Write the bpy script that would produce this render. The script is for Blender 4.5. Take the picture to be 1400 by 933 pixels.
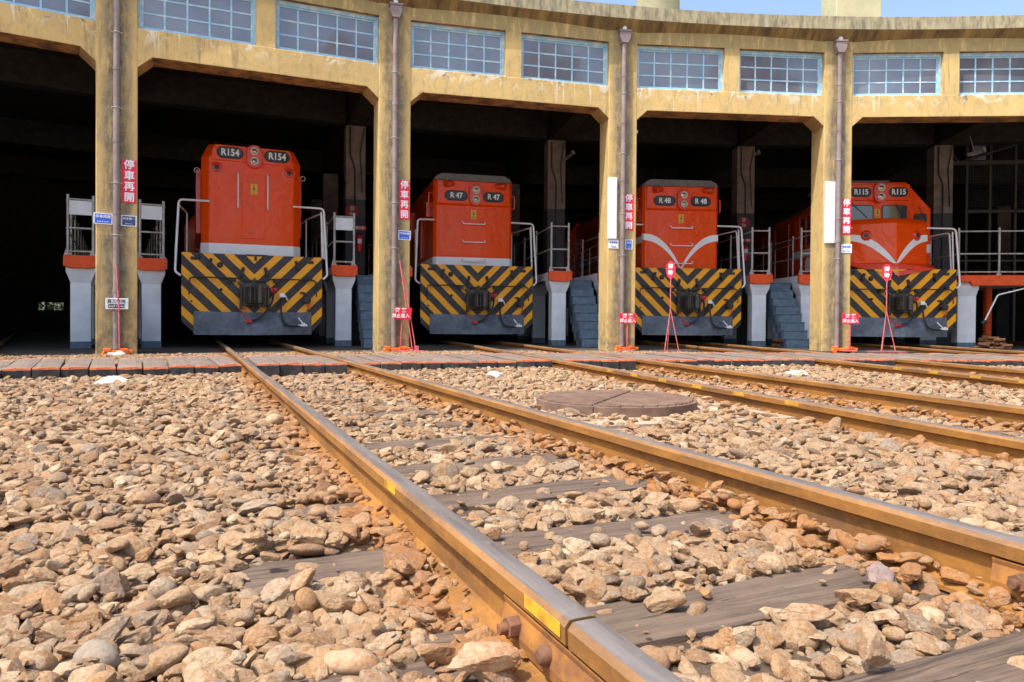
import bpy, bmesh, math, random
import numpy as np
from mathutils import Matrix, Vector, noise

for o in list(bpy.data.objects): bpy.data.objects.remove(o)
scene = bpy.context.scene
COL = scene.collection
rad = math.radians

# ------------------------------------------------------------------ camera
cam = bpy.data.cameras.new('camera'); camo = bpy.data.objects.new('camera', cam); COL.objects.link(camo)
YAW, PITCH, ROLL = 0.09156, -0.01108, 0.00722
F = Vector((math.sin(YAW)*math.cos(PITCH), math.cos(YAW)*math.cos(PITCH), math.sin(PITCH)))
R_ = Vector((math.cos(YAW), -math.sin(YAW), 0)); U_ = R_.cross(F)
Rr = R_*math.cos(ROLL)+U_*math.sin(ROLL); Ur = U_*math.cos(ROLL)-R_*math.sin(ROLL)
m = Matrix((Rr, Ur, -F)).transposed().to_4x4(); m.translation = Vector((-5.8268, 13.7749, 0.4905))
camo.matrix_world = m
cam.sensor_width = 36; cam.lens = 1006.13/1400*36; cam.shift_y = -17.6/1400
cam.clip_start = 0.05; cam.clip_end = 3000
scene.camera = camo
# ------------------------------------------------------------------ light
SUN_EL, SUN_PHI = rad(60), rad(33)
sd = Vector((-math.cos(SUN_PHI)*math.cos(SUN_EL), -math.sin(SUN_PHI)*math.cos(SUN_EL), math.sin(SUN_EL)))
world = bpy.data.worlds.new('World'); scene.world = world; world.use_nodes = True
wn = world.node_tree; bg = wn.nodes['Background']
sky = wn.nodes.new('ShaderNodeTexSky'); sky.sky_type = 'NISHITA'; sky.sun_disc = False
sky.sun_elevation = SUN_EL; sky.sun_rotation = math.atan2(sd.x, sd.y); sky.air_density = 1.0; sky.dust_density = 3.2; sky.ozone_density = 1.0
wn.links.new(sky.outputs[0], bg.inputs[0]); bg.inputs[1].default_value = 0.15
sl = bpy.data.lights.new('sun', 'SUN'); sl.energy = 2.7; sl.angle = rad(0.5); sl.color = (1.0, 0.955, 0.88)
so = bpy.data.objects.new('sun', sl); COL.objects.link(so); so.location = (-20, 0, 40)
so.rotation_euler = sd.to_track_quat('Z', 'Y').to_euler()
scene.view_settings.view_transform = 'Standard'; scene.view_settings.look = 'None'
scene.view_settings.exposure = 1.05; scene.view_settings.gamma = 1.0
scene.render.engine = 'CYCLES'
scene.cycles.max_bounces = 6; scene.cycles.diffuse_bounces = 4; scene.cycles.glossy_bounces = 3

# ------------------------------------------------------------------ frames
RF = 27.8824; A0 = -0.40077; DD = 0.156789
R0 = RF*math.cos(DD/2); HC = RF*math.sin(DD/2)
def bay_angle(k): return A0+(k+.5)*DD
def pier_angle(i): return A0+i*DD
def frame_m(a, r): return Matrix.Translation((r*math.sin(a), r*math.cos(a), 0)) @ Matrix.Rotation(-a, 4, 'Z')
def bay_m(k): return frame_m(bay_angle(k), R0)
def pier_m(i): return frame_m(pier_angle(i), RF)

# ------------------------------------------------------------------ helpers
def tag(o, label=None, cat=None, group=None, kind=None):
    if label: o['label'] = label
    if cat: o['category'] = cat
    if group: o['group'] = group
    if kind: o['kind'] = kind
    return o
def thing(name, label, cat, mat=None, group=None):
    o = bpy.data.objects.new(name, None); COL.objects.link(o)
    o.empty_display_size = .2
    if mat is not None: o.matrix_world = mat
    return tag(o, label, cat, group)
class MB:
    def __init__(s, mat=None): s.v=[]; s.f=[]; s.uv=[]; s.m=mat or Matrix.Identity(4); s.sm=[]
    def add(s, vs, fs, smooth=False, uvs=None):
        n=len(s.v)
        for i,p in enumerate(vs):
            p=Vector(p); s.v.append(tuple(s.m@p)); s.uv.append(uvs[i] if uvs else (p.x,p.z))
        for f in fs: s.f.append(tuple(i+n for i in f)); s.sm.append(smooth)
        return s
    def box(s,x0,x1,y0,y1,z0,z1,T=None):
        if x0>x1:x0,x1=x1,x0
        if y0>y1:y0,y1=y1,y0
        if z0>z1:z0,z1=z1,z0
        v=[(x0,y0,z0),(x1,y0,z0),(x1,y1,z0),(x0,y1,z0),(x0,y0,z1),(x1,y0,z1),(x1,y1,z1),(x0,y1,z1)]
        if T is not None: v=[tuple(T@Vector(p)) for p in v]
        return s.add(v,[(0,3,2,1),(4,5,6,7),(0,1,5,4),(1,2,6,5),(2,3,7,6),(3,0,4,7)])
    def prism(s,poly,y0,y1):            # poly of (x,z) counter-clockwise seen from -y
        n=len(poly); v=[(x,y0,z) for x,z in poly]+[(x,y1,z) for x,z in poly]
        f=[tuple(range(n)),tuple(range(2*n-1,n-1,-1))]+[(i,i+n,(i+1)%n+n,(i+1)%n) for i in range(n)]
        return s.add(v,f)
    def prismx(s,poly,x0,x1):           # poly of (y,z)
        n=len(poly); v=[(x0,y,z) for y,z in poly]+[(x1,y,z) for y,z in poly]
        f=[tuple(range(n-1,-1,-1)),tuple(range(n,2*n))]+[(i,(i+1)%n,(i+1)%n+n,i+n) for i in range(n)]
        return s.add(v,f)
    def prismz(s,poly,z0,z1):
        n=len(poly); v=[(x,y,z0) for x,y in poly]+[(x,y,z1) for x,y in poly]
        f=[tuple(range(n-1,-1,-1)),tuple(range(n,2*n))]+[(i,(i+1)%n,(i+1)%n+n,i+n) for i in range(n)]
        return s.add(v,f)
    def tube(s,pts,r,n=10,closed=False):
        pts=[Vector(p) for p in pts]; L=len(pts); rings=[]; rr=r if isinstance(r,(list,tuple)) else [r]*L
        up=None; vs=[]
        for i,p in enumerate(pts):
            d=(pts[min(i+1,L-1)]-pts[max(i-1,0)]).normalized()
            if up is None:
                a=Vector((0,0,1)) if abs(d.z)<.9 else Vector((1,0,0)); up=(a-d*a.dot(d)).normalized()
            else:
                up=(up-d*up.dot(d)); up=up.normalized() if up.length>1e-6 else d.orthogonal().normalized()
            w=d.cross(up)
            for j in range(n):
                t=2*math.pi*j/n; vs.append(p+(up*math.cos(t)+w*math.sin(t))*rr[i])
        fs=[]
        for i in range(L-1):
            for j in range(n): fs.append((i*n+j,i*n+(j+1)%n,(i+1)*n+(j+1)%n,(i+1)*n+j))
        s.add(vs,fs,True)
        n0=len(s.v)-len(vs)
        s.f.append(tuple(n0+j for j in range(n-1,-1,-1))); s.sm.append(False)
        s.f.append(tuple(n0+(L-1)*n+j for j in range(n))); s.sm.append(False)
        return s
    def cyl(s,p0,p1,r,n=16): return s.tube([p0,p1],r,n)
    def lathe(s,prof,c=(0,0,0),axis='z',n=24):   # prof (r,h)
        vs=[];fs=[];L=len(prof)
        for r,h in prof:
            for j in range(n):
                t=2*math.pi*j/n; a,b=r*math.cos(t),r*math.sin(t)
                p=(a,b,h) if axis=='z' else ((a,h,b) if axis=='y' else (h,a,b))
                vs.append((p[0]+c[0],p[1]+c[1],p[2]+c[2]))
        for i in range(L-1):
            for j in range(n): fs.append((i*n+j,i*n+(j+1)%n,(i+1)*n+(j+1)%n,(i+1)*n+j))
        fs.append(tuple(range(n))); fs.append(tuple(range((L-1)*n,L*n)))
        return s.add(vs,fs,True)
    def build(s,name,mat,parent=None,bev=0,seg=2):
        me=bpy.data.meshes.new(name); me.from_pydata(s.v,[],s.f)
        uvl=me.uv_layers.new(name='UVMap')
        li=np.empty(len(me.loops),dtype=np.int32); me.loops.foreach_get('vertex_index',li)
        uvl.data.foreach_set('uv',np.array(s.uv,dtype=np.float32)[li].ravel())
        me.polygons.foreach_set('use_smooth',s.sm)
        bm=bmesh.new(); bm.from_mesh(me); bmesh.ops.recalc_face_normals(bm,faces=bm.faces); bm.to_mesh(me); bm.free()
        me.materials.append(mat); o=bpy.data.objects.new(name,me); COL.objects.link(o)
        if any(s.sm):
            try: me.set_sharp_from_angle(angle=rad(40))
            except Exception: pass
        if parent is not None: o.parent=parent
        if bev:
            b=o.modifiers.new('bevel','BEVEL'); b.width=bev; b.segments=seg; b.limit_method='ANGLE'; b.angle_limit=rad(35); b.harden_normals=False
        return o
def arc(c,r,a0,a1,n,plane='xz',off=0):
    out=[]
    for i in range(n+1):
        t=rad(a0+(a1-a0)*i/n); a,b=c[0]+r*math.cos(t),c[1]+r*math.sin(t)
        out.append((a,off,b) if plane=='xz' else (a,b))
    return out
def copy_tree(o,parent=None):
    c=o.copy(); COL.objects.link(c)
    if parent is not None: c.parent=parent
    for ch in list(o.children): copy_tree(ch,c)
    return c
def rbend(pts,r=.06,n=5):
    """round the corners of a polyline"""
    pts=[Vector(p) for p in pts]; out=[pts[0]]
    for i in range(1,len(pts)-1):
        a,b,c=pts[i-1],pts[i],pts[i+1]; d1=(a-b); d2=(c-b); q=min(r,d1.length*.45,d2.length*.45)
        p1=b+d1.normalized()*q; p2=b+d2.normalized()*q
        for j in range(n+1):
            t=j/n; out.append(p1*(1-t)**2+b*2*t*(1-t)+p2*t*t)
    out.append(pts[-1]); return out

# ------------------------------------------------------------------ materials
class NT:
    def __init__(s,name):
        s.mat=bpy.data.materials.new(name); s.mat.use_nodes=True; s.t=s.mat.node_tree; s.b=s.t.nodes['Principled BSDF']
    def n(s,typ,**kw):
        x=s.t.nodes.new(typ)
        for k,v in kw.items(): setattr(x,k,v)
        return x
    def l(s,a,b): s.t.links.new(a,b)
    def coord(s,which='Object',scale=(1,1,1)):
        tc=s.n('ShaderNodeTexCoord'); mp=s.n('ShaderNodeMapping'); mp.inputs['Scale'].default_value=scale
        s.l(tc.outputs[which],mp.inputs['Vector']); return mp.outputs[0]
    def geo(s,scale=(1,1,1)):
        g=s.n('ShaderNodeNewGeometry'); mp=s.n('ShaderNodeMapping'); mp.inputs['Scale'].default_value=scale
        s.l(g.outputs['Position'],mp.inputs['Vector']); return mp.outputs[0]
    def noise(s,vec,scale=5,detail=4,rough=.55,dist=0):
        x=s.n('ShaderNodeTexNoise'); x.inputs['Scale'].default_value=scale; x.inputs['Detail'].default_value=detail
        x.inputs['Roughness'].default_value=rough; x.inputs['Distortion'].default_value=dist
        s.l(vec,x.inputs['Vector']); return x.outputs['Fac']
    def ramp(s,fac,lo,hi,a=0.,b=1.):
        x=s.n('ShaderNodeMapRange'); x.inputs['From Min'].default_value=lo; x.inputs['From Max'].default_value=hi
        x.inputs['To Min'].default_value=a; x.inputs['To Max'].default_value=b; x.clamp=True
        s.l(fac,x.inputs['Value']); return x.outputs[0]
    def math(s,op,a,b=None,c=None):
        x=s.n('ShaderNodeMath',operation=op)
        for i,q in enumerate((a,b,c)):
            if q is None: continue
            if isinstance(q,(int,float)): x.inputs[i].default_value=q
            else: s.l(q,x.inputs[i])
        return x.outputs[0]
    def mix(s,fac,a,b,mode='MIX'):
        x=s.n('ShaderNodeMix',data_type='RGBA',blend_type=mode)
        for i,q in ((0,fac),(6,a),(7,b)):
            if isinstance(q,(int,float)): x.inputs[i].default_value=q
            elif isinstance(q,(tuple,list)): x.inputs[i].default_value=(q[0],q[1],q[2],1)
            else: s.l(q,x.inputs[i])
        return x.outputs[2]
    def color(s,c):
        if isinstance(c,(tuple,list)): s.b.inputs['Base Color'].default_value=(c[0],c[1],c[2],1)
        else: s.l(c,s.b.inputs['Base Color'])
    def rough(s,r):
        if isinstance(r,(int,float)): s.b.inputs['Roughness'].default_value=r
        else: s.l(r,s.b.inputs['Roughness'])
    def bump(s,h,strength=.3,dist=.01):
        x=s.n('ShaderNodeBump'); x.inputs['Strength'].default_value=strength; x.inputs['Distance'].default_value=dist
        s.l(h,x.inputs['Height']); s.l(x.outputs[0],s.b.inputs['Normal'])
    def sep(s,vec):
        x=s.n('ShaderNodeSeparateXYZ'); s.l(vec,x.inputs[0]); return x.outputs
def simple(name,c,c2=None,rough=.6,metal=0,scale=6,bump=.1,bscale=40,lo=.4,hi=.65,spec=.5,bdist=.004,coat=0):
    t=NT(name); v=t.coord()
    if c2: t.color(t.mix(t.ramp(t.noise(v,scale,5,.6),lo,hi),c,c2))
    else: t.color(t.mix(t.ramp(t.noise(v,scale,4),.3,.7),tuple(q*.9 for q in c),tuple(min(1,q*1.08) for q in c)))
    t.rough(rough); t.b.inputs['Metallic'].default_value=metal; t.b.inputs['Specular IOR Level'].default_value=spec
    t.b.inputs['Coat Weight'].default_value=coat
    if bump: t.bump(t.noise(v,bscale,4),bump,bdist)
    return t.mat

def make_facade(name,pier):
    t=NT(name); uv=t.coord('UV'); g=t.geo(); u=t.sep(uv)
    big=t.noise(g,.9,5,.6); fine=t.noise(t.geo((5,5,2.2)),1.9,8,.72)
    base=t.mix(t.ramp(big,.35,.68),(.65,.455,.175),(.54,.375,.145))
    base=t.mix(t.ramp(fine,.49,.66,0,.6),base,(.32,.255,.135))
    mott=t.noise(g,6,8,.75)
    base=t.mix(t.ramp(mott,.55,.68,0,.35),base,(.36,.265,.13))
    # grey streaks running down
    st=t.noise(t.geo((3.5,3.5,.3)),2.0,7,.7)
    base=t.mix(t.ramp(st,.585,.66,0,.6),base,(.20,.165,.095))
    if pier:
        au=t.math('ABSOLUTE',t.math('SUBTRACT',u[0],t.math('MULTIPLY',t.math('SUBTRACT',t.noise(t.geo((1,1,.5)),2,4),.5),.2)))
        band=t.math('MULTIPLY',t.ramp(au,.25,.12),t.ramp(t.noise(t.geo((5,5,1.2)),2.2,7,.75),.30,.52))
        base=t.mix(t.math('MULTIPLY',band,.95),base,t.mix(t.ramp(mott,.4,.6),(.28,.235,.15),(.14,.115,.075)))
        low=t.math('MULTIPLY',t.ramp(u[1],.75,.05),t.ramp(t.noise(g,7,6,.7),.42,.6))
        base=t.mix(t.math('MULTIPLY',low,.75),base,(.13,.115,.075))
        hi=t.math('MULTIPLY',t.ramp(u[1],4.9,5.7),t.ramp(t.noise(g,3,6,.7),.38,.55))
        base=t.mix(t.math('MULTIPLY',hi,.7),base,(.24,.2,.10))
    else:
        # flaking and lime drips under the sills, darker towards the top
        n1=t.noise(t.geo((2.4,2.4,2.2)),2.0,7,.75,.8)
        m1=t.math('MULTIPLY',t.ramp(u[1],4.72,4.97),t.ramp(u[1],5.02,4.99)); m1=t.math('MULTIPLY',m1,t.ramp(n1,.54,.555))
        n2=t.noise(t.geo((7,7,.35)),1.6,3,.5); m2=t.math('MULTIPLY',t.ramp(u[1],4.55,4.9),t.ramp(u[1],5.02,4.99)); m2=t.math('MULTIPLY',m2,t.ramp(n2,.655,.675))
        base=t.mix(t.math('MULTIPLY',t.math('MAXIMUM',m1,m2),.8),base,(.74,.68,.54))
        m3=t.math('MULTIPLY',m1,t.ramp(t.noise(g,5,4),.55,.62)); base=t.mix(m3,base,(.17,.14,.10))
        top=t.math('MULTIPLY',t.ramp(u[1],5.60,5.86),t.ramp(t.noise(t.geo((4,4,1)),2,5,.7),.3,.5))
        base=t.mix(t.math('MULTIPLY',top,.75),base,(.23,.19,.085))
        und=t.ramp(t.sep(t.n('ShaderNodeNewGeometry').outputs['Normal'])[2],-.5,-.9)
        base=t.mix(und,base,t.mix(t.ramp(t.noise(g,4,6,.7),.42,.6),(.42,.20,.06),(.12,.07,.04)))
    t.color(base); t.rough(.88)
    t.bump(t.math('ADD',t.noise(g,18,6,.7),t.math('MULTIPLY',t.noise(g,2.2,3),2.0)),.5,.012)
    return t.mat
M_WALL=make_facade('ochre_concrete',False); M_PIER=make_facade('ochre_pier_concrete',True)
def make_coping():
    t=NT('coping_concrete'); g=t.geo(); z=t.sep(g)[2]
    gs=t.sep(t.n('ShaderNodeNewGeometry').outputs['Position']); cv=t.n('ShaderNodeCombineXYZ')
    t.l(t.math('MULTIPLY',t.math('ARCTAN2',gs[0],gs[1]),95.),cv.inputs[0]); t.l(t.math('MULTIPLY',gs[2],.9),cv.inputs[1]); cvec=cv.outputs[0]
    n=t.noise(cvec,2.6,7,.7); n2=t.noise(g,3,6,.7)
    fas=t.mix(t.ramp(n,.4,.62),(.40,.35,.21),(.17,.15,.10)); fas=t.mix(t.ramp(n2,.5,.7,0,.6),fas,(.27,.25,.17))
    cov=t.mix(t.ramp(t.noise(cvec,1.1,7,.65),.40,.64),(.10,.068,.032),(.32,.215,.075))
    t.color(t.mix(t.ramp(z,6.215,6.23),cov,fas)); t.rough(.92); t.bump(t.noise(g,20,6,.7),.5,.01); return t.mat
M_COP=make_coping()
M_ROOF=simple('roof_felt',(.12,.11,.10),(.2,.18,.16))
M_DARK=simple('shade_dark_interior',(.034,.031,.028),(.055,.048,.042),rough=.9,spec=.2)  # near-black base colour carries the gloom of the unlit shed
M_COLD=simple('column_grey_base',(.075,.08,.09),(.05,.05,.055),rough=.8,scale=3)
M_COLU=simple('column_flaked_upper',(.30,.25,.23),(.19,.155,.145),rough=.9,scale=4,bump=.4)
M_CHIM=simple('chimney_render',(.50,.46,.27),(.38,.36,.22),rough=.85,scale=1.5)
M_BLUE=simple('window_blue_paint',(.28,.50,.66),(.50,.62,.66),rough=.6,scale=9,lo=.48,hi=.62)
t=NT('window_glass'); g=t.geo(); t.color(t.mix(t.ramp(t.noise(g,1.3,4),.35,.7),(.10,.115,.15),(.17,.18,.205))); t.b.inputs['IOR'].default_value=2.1
t.rough(t.ramp(t.noise(g,2,3),.3,.7,.03,.12)); t.bump(t.noise(g,1.6,1),.12,.02); M_GLASS=t.mat
M_PIPE=simple('downpipe_paint',(.22,.165,.16),(.30,.24,.225),rough=.45,scale=4)
M_GALV=simple('galvanised_clip',(.55,.55,.55),rough=.4,metal=.6)
def make_loco(name,base):
    t=NT(name); v=t.coord(); t.color(t.mix(t.ramp(t.noise(v,1.2,4),.3,.7),base,tuple(q*.93 for q in base)))
    t.rough(.2); t.b.inputs['Specular IOR Level'].default_value=.3; t.b.inputs['Coat Weight'].default_value=.22; t.b.inputs['Coat Roughness'].default_value=.05; t.b.inputs['IOR'].default_value=1.45
    t.bump(t.math('ADD',t.noise(v,2.2,2,.5,1.2),t.math('MULTIPLY',t.noise(v,6,2),.22)),.9,.03); return t.mat
M_ORANGE=make_loco('orange_gloss_paint',(.98,.085,.0015))
M_ORDK=simple('orange_trim_paint',(.78,.05,.006),rough=.3,bump=.05,coat=.4)
M_WHITE=simple('white_paint',(.92,.93,.95),(.78,.80,.82),rough=.4,scale=3,lo=.5,hi=.8,coat=.2)
M_ROOFG=simple('grey_roof_paint',(.20,.20,.22),(.15,.15,.16),rough=.5)
M_BLACK=simple('black_running_gear',(.02,.02,.022),(.04,.037,.034),rough=.5,scale=8,bump=.3,bscale=30)
M_OILY=simple('oily_black_steel',(.045,.043,.04),(.085,.075,.065),rough=.32,scale=10,metal=.3,bump=.4,bscale=22)
M_RUBBER=simple('black_rubber',(.02,.02,.02),rough=.45)
M_RED=simple('red_paint',(.72,.02,.03),(.6,.04,.05),rough=.4,scale=12)
M_SIGNR=simple('red_sign_face',(.80,.02,.055),rough=.35,bump=0)
M_PINK=simple('faded_red_pole',(.62,.06,.08),(.62,.20,.20),rough=.5,scale=14)
M_SORANGE=simple('orange_clamp_paint',(.90,.17,.01),(.75,.14,.03),rough=.45,scale=20)
M_TEXTW=simple('white_lettering',(.86,.86,.88),rough=.5,bump=0)
M_TEXTG=simple('board_lettering',(.95,.96,.98),rough=.3,bump=0)
M_TEXTK=simple('black_lettering',(.03,.03,.03),rough=.5,bump=0)
M_SIGNB=simple('blue_sign_face',(.03,.14,.66),rough=.35,bump=0)
M_SIGNN=simple('navy_sign_face',(.04,.07,.20),rough=.35,bump=0)
M_SIGNW=simple('white_sign_face',(.78,.80,.82),(.6,.62,.62),rough=.4,scale=14,lo=.5,hi=.8,bump=0)
M_PANEL=simple('white_panel_face',(.82,.86,.92),rough=.35,bump=0)
M_YEL=simple('yellow_sticker',(.86,.47,.02),rough=.4,bump=0)
t=NT('number_board_glass'); v=t.coord(); t.color(t.mix(t.ramp(t.noise(v,3,2),.4,.6),(.012,.013,.016),(.05,.06,.085))); t.rough(.15); t.b.inputs['IOR'].default_value=1.45; M_BOARD=t.mat
t=NT('lamp_glass'); v=t.coord(); t.color(t.mix(t.ramp(t.noise(v,30,3),.4,.6),(.75,.68,.52),(.22,.19,.14))); t.rough(.1); t.b.inputs['Metallic'].default_value=.7; M_LAMP=t.mat
t=NT('cab_glass'); t.color((.06,.075,.08)); t.rough(.05); t.b.inputs['IOR'].default_value=1.9; M_CABG=t.mat
def make_stripes():
    t=NT('hazard_stripes'); v=t.coord('UV'); x,z=t.sep(v)[0],t.sep(v)[1]
    w=t.math('MULTIPLY',t.math('SUBTRACT',t.noise(t.coord(),3,2),.5),.012)
    f=t.math('ADD',t.math('SUBTRACT',t.math('SUBTRACT',z,t.math('ABSOLUTE',x)),1.54),w)  # >0 : yellow apex
    fr=t.math('FRACT',t.math('DIVIDE',t.math('ADD',f,3.8),.38))
    yel=t.math('LESS_THAN',fr,.49)
    red=t.math('MULTIPLY',t.math('ABSOLUTE',t.math('SUBTRACT',fr,.49)),1)
    dirt=t.noise(t.coord(),5,6,.7)
    y=t.mix(t.ramp(dirt,.5,.75,0,.45),(.98,.43,.004),(.62,.26,.015)); k=t.mix(t.ramp(t.noise(t.coord(),4,5),.4,.65),(.016,.016,.02),(.035,.036,.044))
    c=t.mix(yel,k,y); c=t.mix(t.math('LESS_THAN',red,.025),c,(.10,.02,.008))
    t.color(c); t.rough(.38); t.bump(t.noise(t.coord(),9,5,.65),.35,.006); return t.mat
M_STRIPE=make_stripes()
t=NT('plough_plate'); v=t.coord(); t.color(t.mix(t.ramp(t.noise(v,4,7,.7),.38,.62),(.075,.09,.115),(.15,.185,.23))); t.rough(.42); t.bump(t.noise(v,6,7,.7,.8),.7,.012); M_PLOW=t.mat
M_POST=simple('pale_blue_post_paint',(.86,.90,.94),(.74,.78,.82),rough=.6,scale=3)
M_SLATE=simple('slate_blue_stair_paint',(.14,.21,.28),(.09,.135,.18),rough=.7,scale=6,bump=.5,bscale=18,bdist=.01)
M_CAP=simple('orange_red_edge_paint',(.98,.11,.008),(.80,.08,.01),rough=.55,scale=8,bump=.3)
M_STEEL=simple('dull_railing_steel',(.55,.54,.52),(.34,.32,.30),rough=.5,metal=.15,scale=12)
M_BOX=simple('rusty_scrap',(.20,.085,.035),(.11,.05,.03),rough=.85,scale=15,bump=.6)
# rails
def make_rail():
    t=NT('rail_steel'); v=t.coord('Object'); geo=t.n('ShaderNodeNewGeometry'); nz=t.sep(geo.outputs['Normal'])[2]; z=t.sep(geo.outputs['Position'])[2]
    st=t.noise(t.coord('Object',(1,.25,1)),9,6,.7); n2=t.noise(v,30,5,.7)
    rust=t.mix(t.ramp(st,.38,.66),(.34,.145,.022),(.16,.07,.018)); rust=t.mix(t.ramp(n2,.5,.75,0,.6),rust,(.42,.19,.032))
    rust=t.mix(t.ramp(t.noise(t.coord('Object',(1,.5,1)),4,5,.7),.55,.7,0,.6),rust,(.14,.07,.035))
    top=t.mix(t.ramp(t.noise(t.coord('Object',(8,.5,1)),4,6,.7),.35,.65),(.27,.235,.21),(.15,.125,.11))
    top=t.mix(t.ramp(n2,.58,.72,0,.6),top,(.36,.285,.22))
    m=t.math('MULTIPLY',t.ramp(nz,.55,.85),t.ramp(z,-.022,-.012))
    t.color(t.mix(m,rust,top)); t.rough(t.math('MULTIPLY_ADD',m,-.42,.85)); t.l(t.math('MULTIPLY',m,.3),t.b.inputs['Metallic'])
    t.bump(t.noise(v,45,6,.7),.35,.003); return t.mat
M_RAIL=make_rail()
M_RUST=simple('orange_rust',(.40,.165,.03),(.20,.085,.03),rough=.85,scale=14,bump=.5,bscale=50)
M_RUSTD=simple('dark_rust',(.22,.09,.04),(.12,.06,.035),rough=.8,scale=20,bump=.5,bscale=60)
M_YPAINT=simple('yellow_rail_paint',(.62,.36,.02),(.40,.18,.025),rough=.6,scale=18,lo=.5,hi=.7)
def make_wood(name,c1,c2,c3,long='x',paint=False):
    t=NT(name); sc=(2.0,60,60) if long=='x' else (60,2.0,60)
    oi=t.n('ShaderNodeObjectInfo'); tc=t.n('ShaderNodeTexCoord')
    off=t.n('ShaderNodeVectorMath',operation='MULTIPLY_ADD'); t.l(tc.outputs['Object'],off.inputs[0]); off.inputs[1].default_value=(1,1,1)
    cx=t.n('ShaderNodeCombineXYZ'); 
    for i in range(3): t.l(t.math('MULTIPLY',oi.outputs['Random'],17.0+i*7),cx.inputs[i])
    t.l(cx.outputs[0],off.inputs[2])
    mp=t.n('ShaderNodeMapping'); mp.inputs['Scale'].default_value=sc; t.l(off.outputs[0],mp.inputs['Vector'])
    gr=t.noise(mp.outputs[0],1.0,7,.7,.8); big=t.noise(off.outputs[0],3,4)
    c=t.mix(t.ramp(gr,.42,.60),c1,c2); c=t.mix(t.ramp(big,.45,.7,0,.7),c,c3)
    c=t.mix(t.math('MULTIPLY',oi.outputs['Random'],.4),c,tuple(q*.55 for q in c1))
    crk=t.ramp(gr,.36,.42); c=t.mix(crk,tuple(q*.18 for q in c1),c)
    if paint:
        o=t.sep(tc.outputs['Object']); w=t.math('MULTIPLY',t.math('SUBTRACT',t.noise(off.outputs[0],6,4),.5),.05)
        f1=t.math('LESS_THAN',t.math('ADD',o[1],w),.032); f2=t.math('GREATER_THAN',t.math('ADD',o[1],w),1.86)
        zz=t.math('GREATER_THAN',t.math('ADD',o[2],w),-.022); p=t.math('MULTIPLY',t.math('MAXIMUM',f1,f2),zz)
        p=t.math('MULTIPLY',p,t.ramp(t.noise(off.outputs[0],22,4,.7),.36,.46))
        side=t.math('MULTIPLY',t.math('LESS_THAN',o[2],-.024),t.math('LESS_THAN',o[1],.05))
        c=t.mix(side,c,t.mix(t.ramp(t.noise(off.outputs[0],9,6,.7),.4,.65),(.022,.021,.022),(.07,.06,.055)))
        c=t.mix(p,c,(.86,.22,.08))
    t.color(c); t.rough(.85); t.bump(t.math('ADD',gr,t.math('MULTIPLY',t.noise(off.outputs[0],14,5,.7),.5)),.9,.010); return t.mat
M_SLEEP=make_wood('weathered_sleeper_wood',(.195,.130,.088),(.060,.040,.028),(.23,.16,.11),'x')
M_TIMB=make_wood('crossing_timber_wood',(.24,.18,.145),(.15,.112,.09),(.29,.225,.18),'y',True)
def make_stone(name,inst=True):
    t=NT(name); v=t.coord()
    if inst:
        a=t.n('ShaderNodeAttribute',attribute_type='INSTANCER',attribute_name='tone'); tone=a.outputs['Fac']
        b=t.n('ShaderNodeAttribute',attribute_type='INSTANCER',attribute_name='rust'); rust=b.outputs['Fac']
        tn=t.n('ShaderNodeCombineXYZ'); [t.l(t.math('MULTIPLY',tone,31.),tn.inputs[i]) for i in range(3)]
        ad=t.n('ShaderNodeVectorMath',operation='ADD'); t.l(v,ad.inputs[0]); t.l(tn.outputs[0],ad.inputs[1]); v=ad.outputs[0]
        cr=t.n('ShaderNodeValToRGB'); t.l(tone,cr.inputs[0]); e=cr.color_ramp; e.interpolation='LINEAR'
        cols=[(0,(.30,.165,.085)),(.2,(.48,.32,.18)),(.38,(.33,.19,.10)),(.52,(.53,.375,.225)),(.66,(.30,.225,.165)),(.78,(.44,.23,.095)),(.88,(.60,.46,.30)),(1,(.17,.115,.08))]
        e.elements[0].color=(*cols[0][1],1); e.elements[1].color=(*cols[-1][1],1)
        for p,c in cols[1:-1]: q=e.elements.new(p); q.color=(*c,1)
        base=cr.outputs[0]
    else: base=(.52,.37,.25)
    n1=t.noise(v,1.3,5,.65,.4); n2=t.noise(v,4.5,7,.75)
    c=t.mix(t.ramp(n1,.5,.64,0,.75),base,(.36,.165,.05)); c=t.mix(t.ramp(n2,.5,.68,0,.55),c,(.62,.49,.34)); c=t.mix(t.ramp(n2,.46,.32,0,.75),c,(.15,.085,.045))
    if inst: c=t.mix(t.math('MULTIPLY',rust,t.ramp(t.noise(v,1.5,4),.3,.6,.35,.95)),c,(.42,.17,.045))
    t.color(c); t.rough(.82); t.b.inputs['Specular IOR Level'].default_value=.35
    t.bump(t.math('ADD',n2,t.math('MULTIPLY',n1,.6)),.55,.14 if inst else .006); return t.mat
M_STONE=make_stone('ballast_stone')
t=NT('ballast_bed_soil'); g=t.geo(); n=t.noise(g,22,8,.8); t.color(t.mix(t.ramp(n,.38,.62),(.08,.05,.03),(.22,.15,.095))); t.rough(.95); t.bump(n,.9,.03); M_SOIL=t.mat
t=NT('yard_ground'); g=t.geo(); n=t.noise(g,9,8,.8); t.color(t.mix(t.ramp(n,.38,.62),(.42,.33,.24),(.56,.46,.35))); t.rough(.95); t.bump(n,.6,.03); M_GROUND=t.mat
t=NT('sandy_concrete'); g=t.geo(); n=t.noise(g,7,8,.75); t.color(t.mix(t.ramp(n,.4,.65),(.45,.33,.22),(.32,.23,.16))); t.rough(.9); t.bump(t.noise(g,60,6,.8),.5,.006); M_SLAB=t.mat
M_THRESH=simple('shade_dark_concrete',(.075,.065,.055),(.045,.04,.035),rough=.8,scale=2)  # floor colour darkened in place of the shade inside the openings
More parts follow.
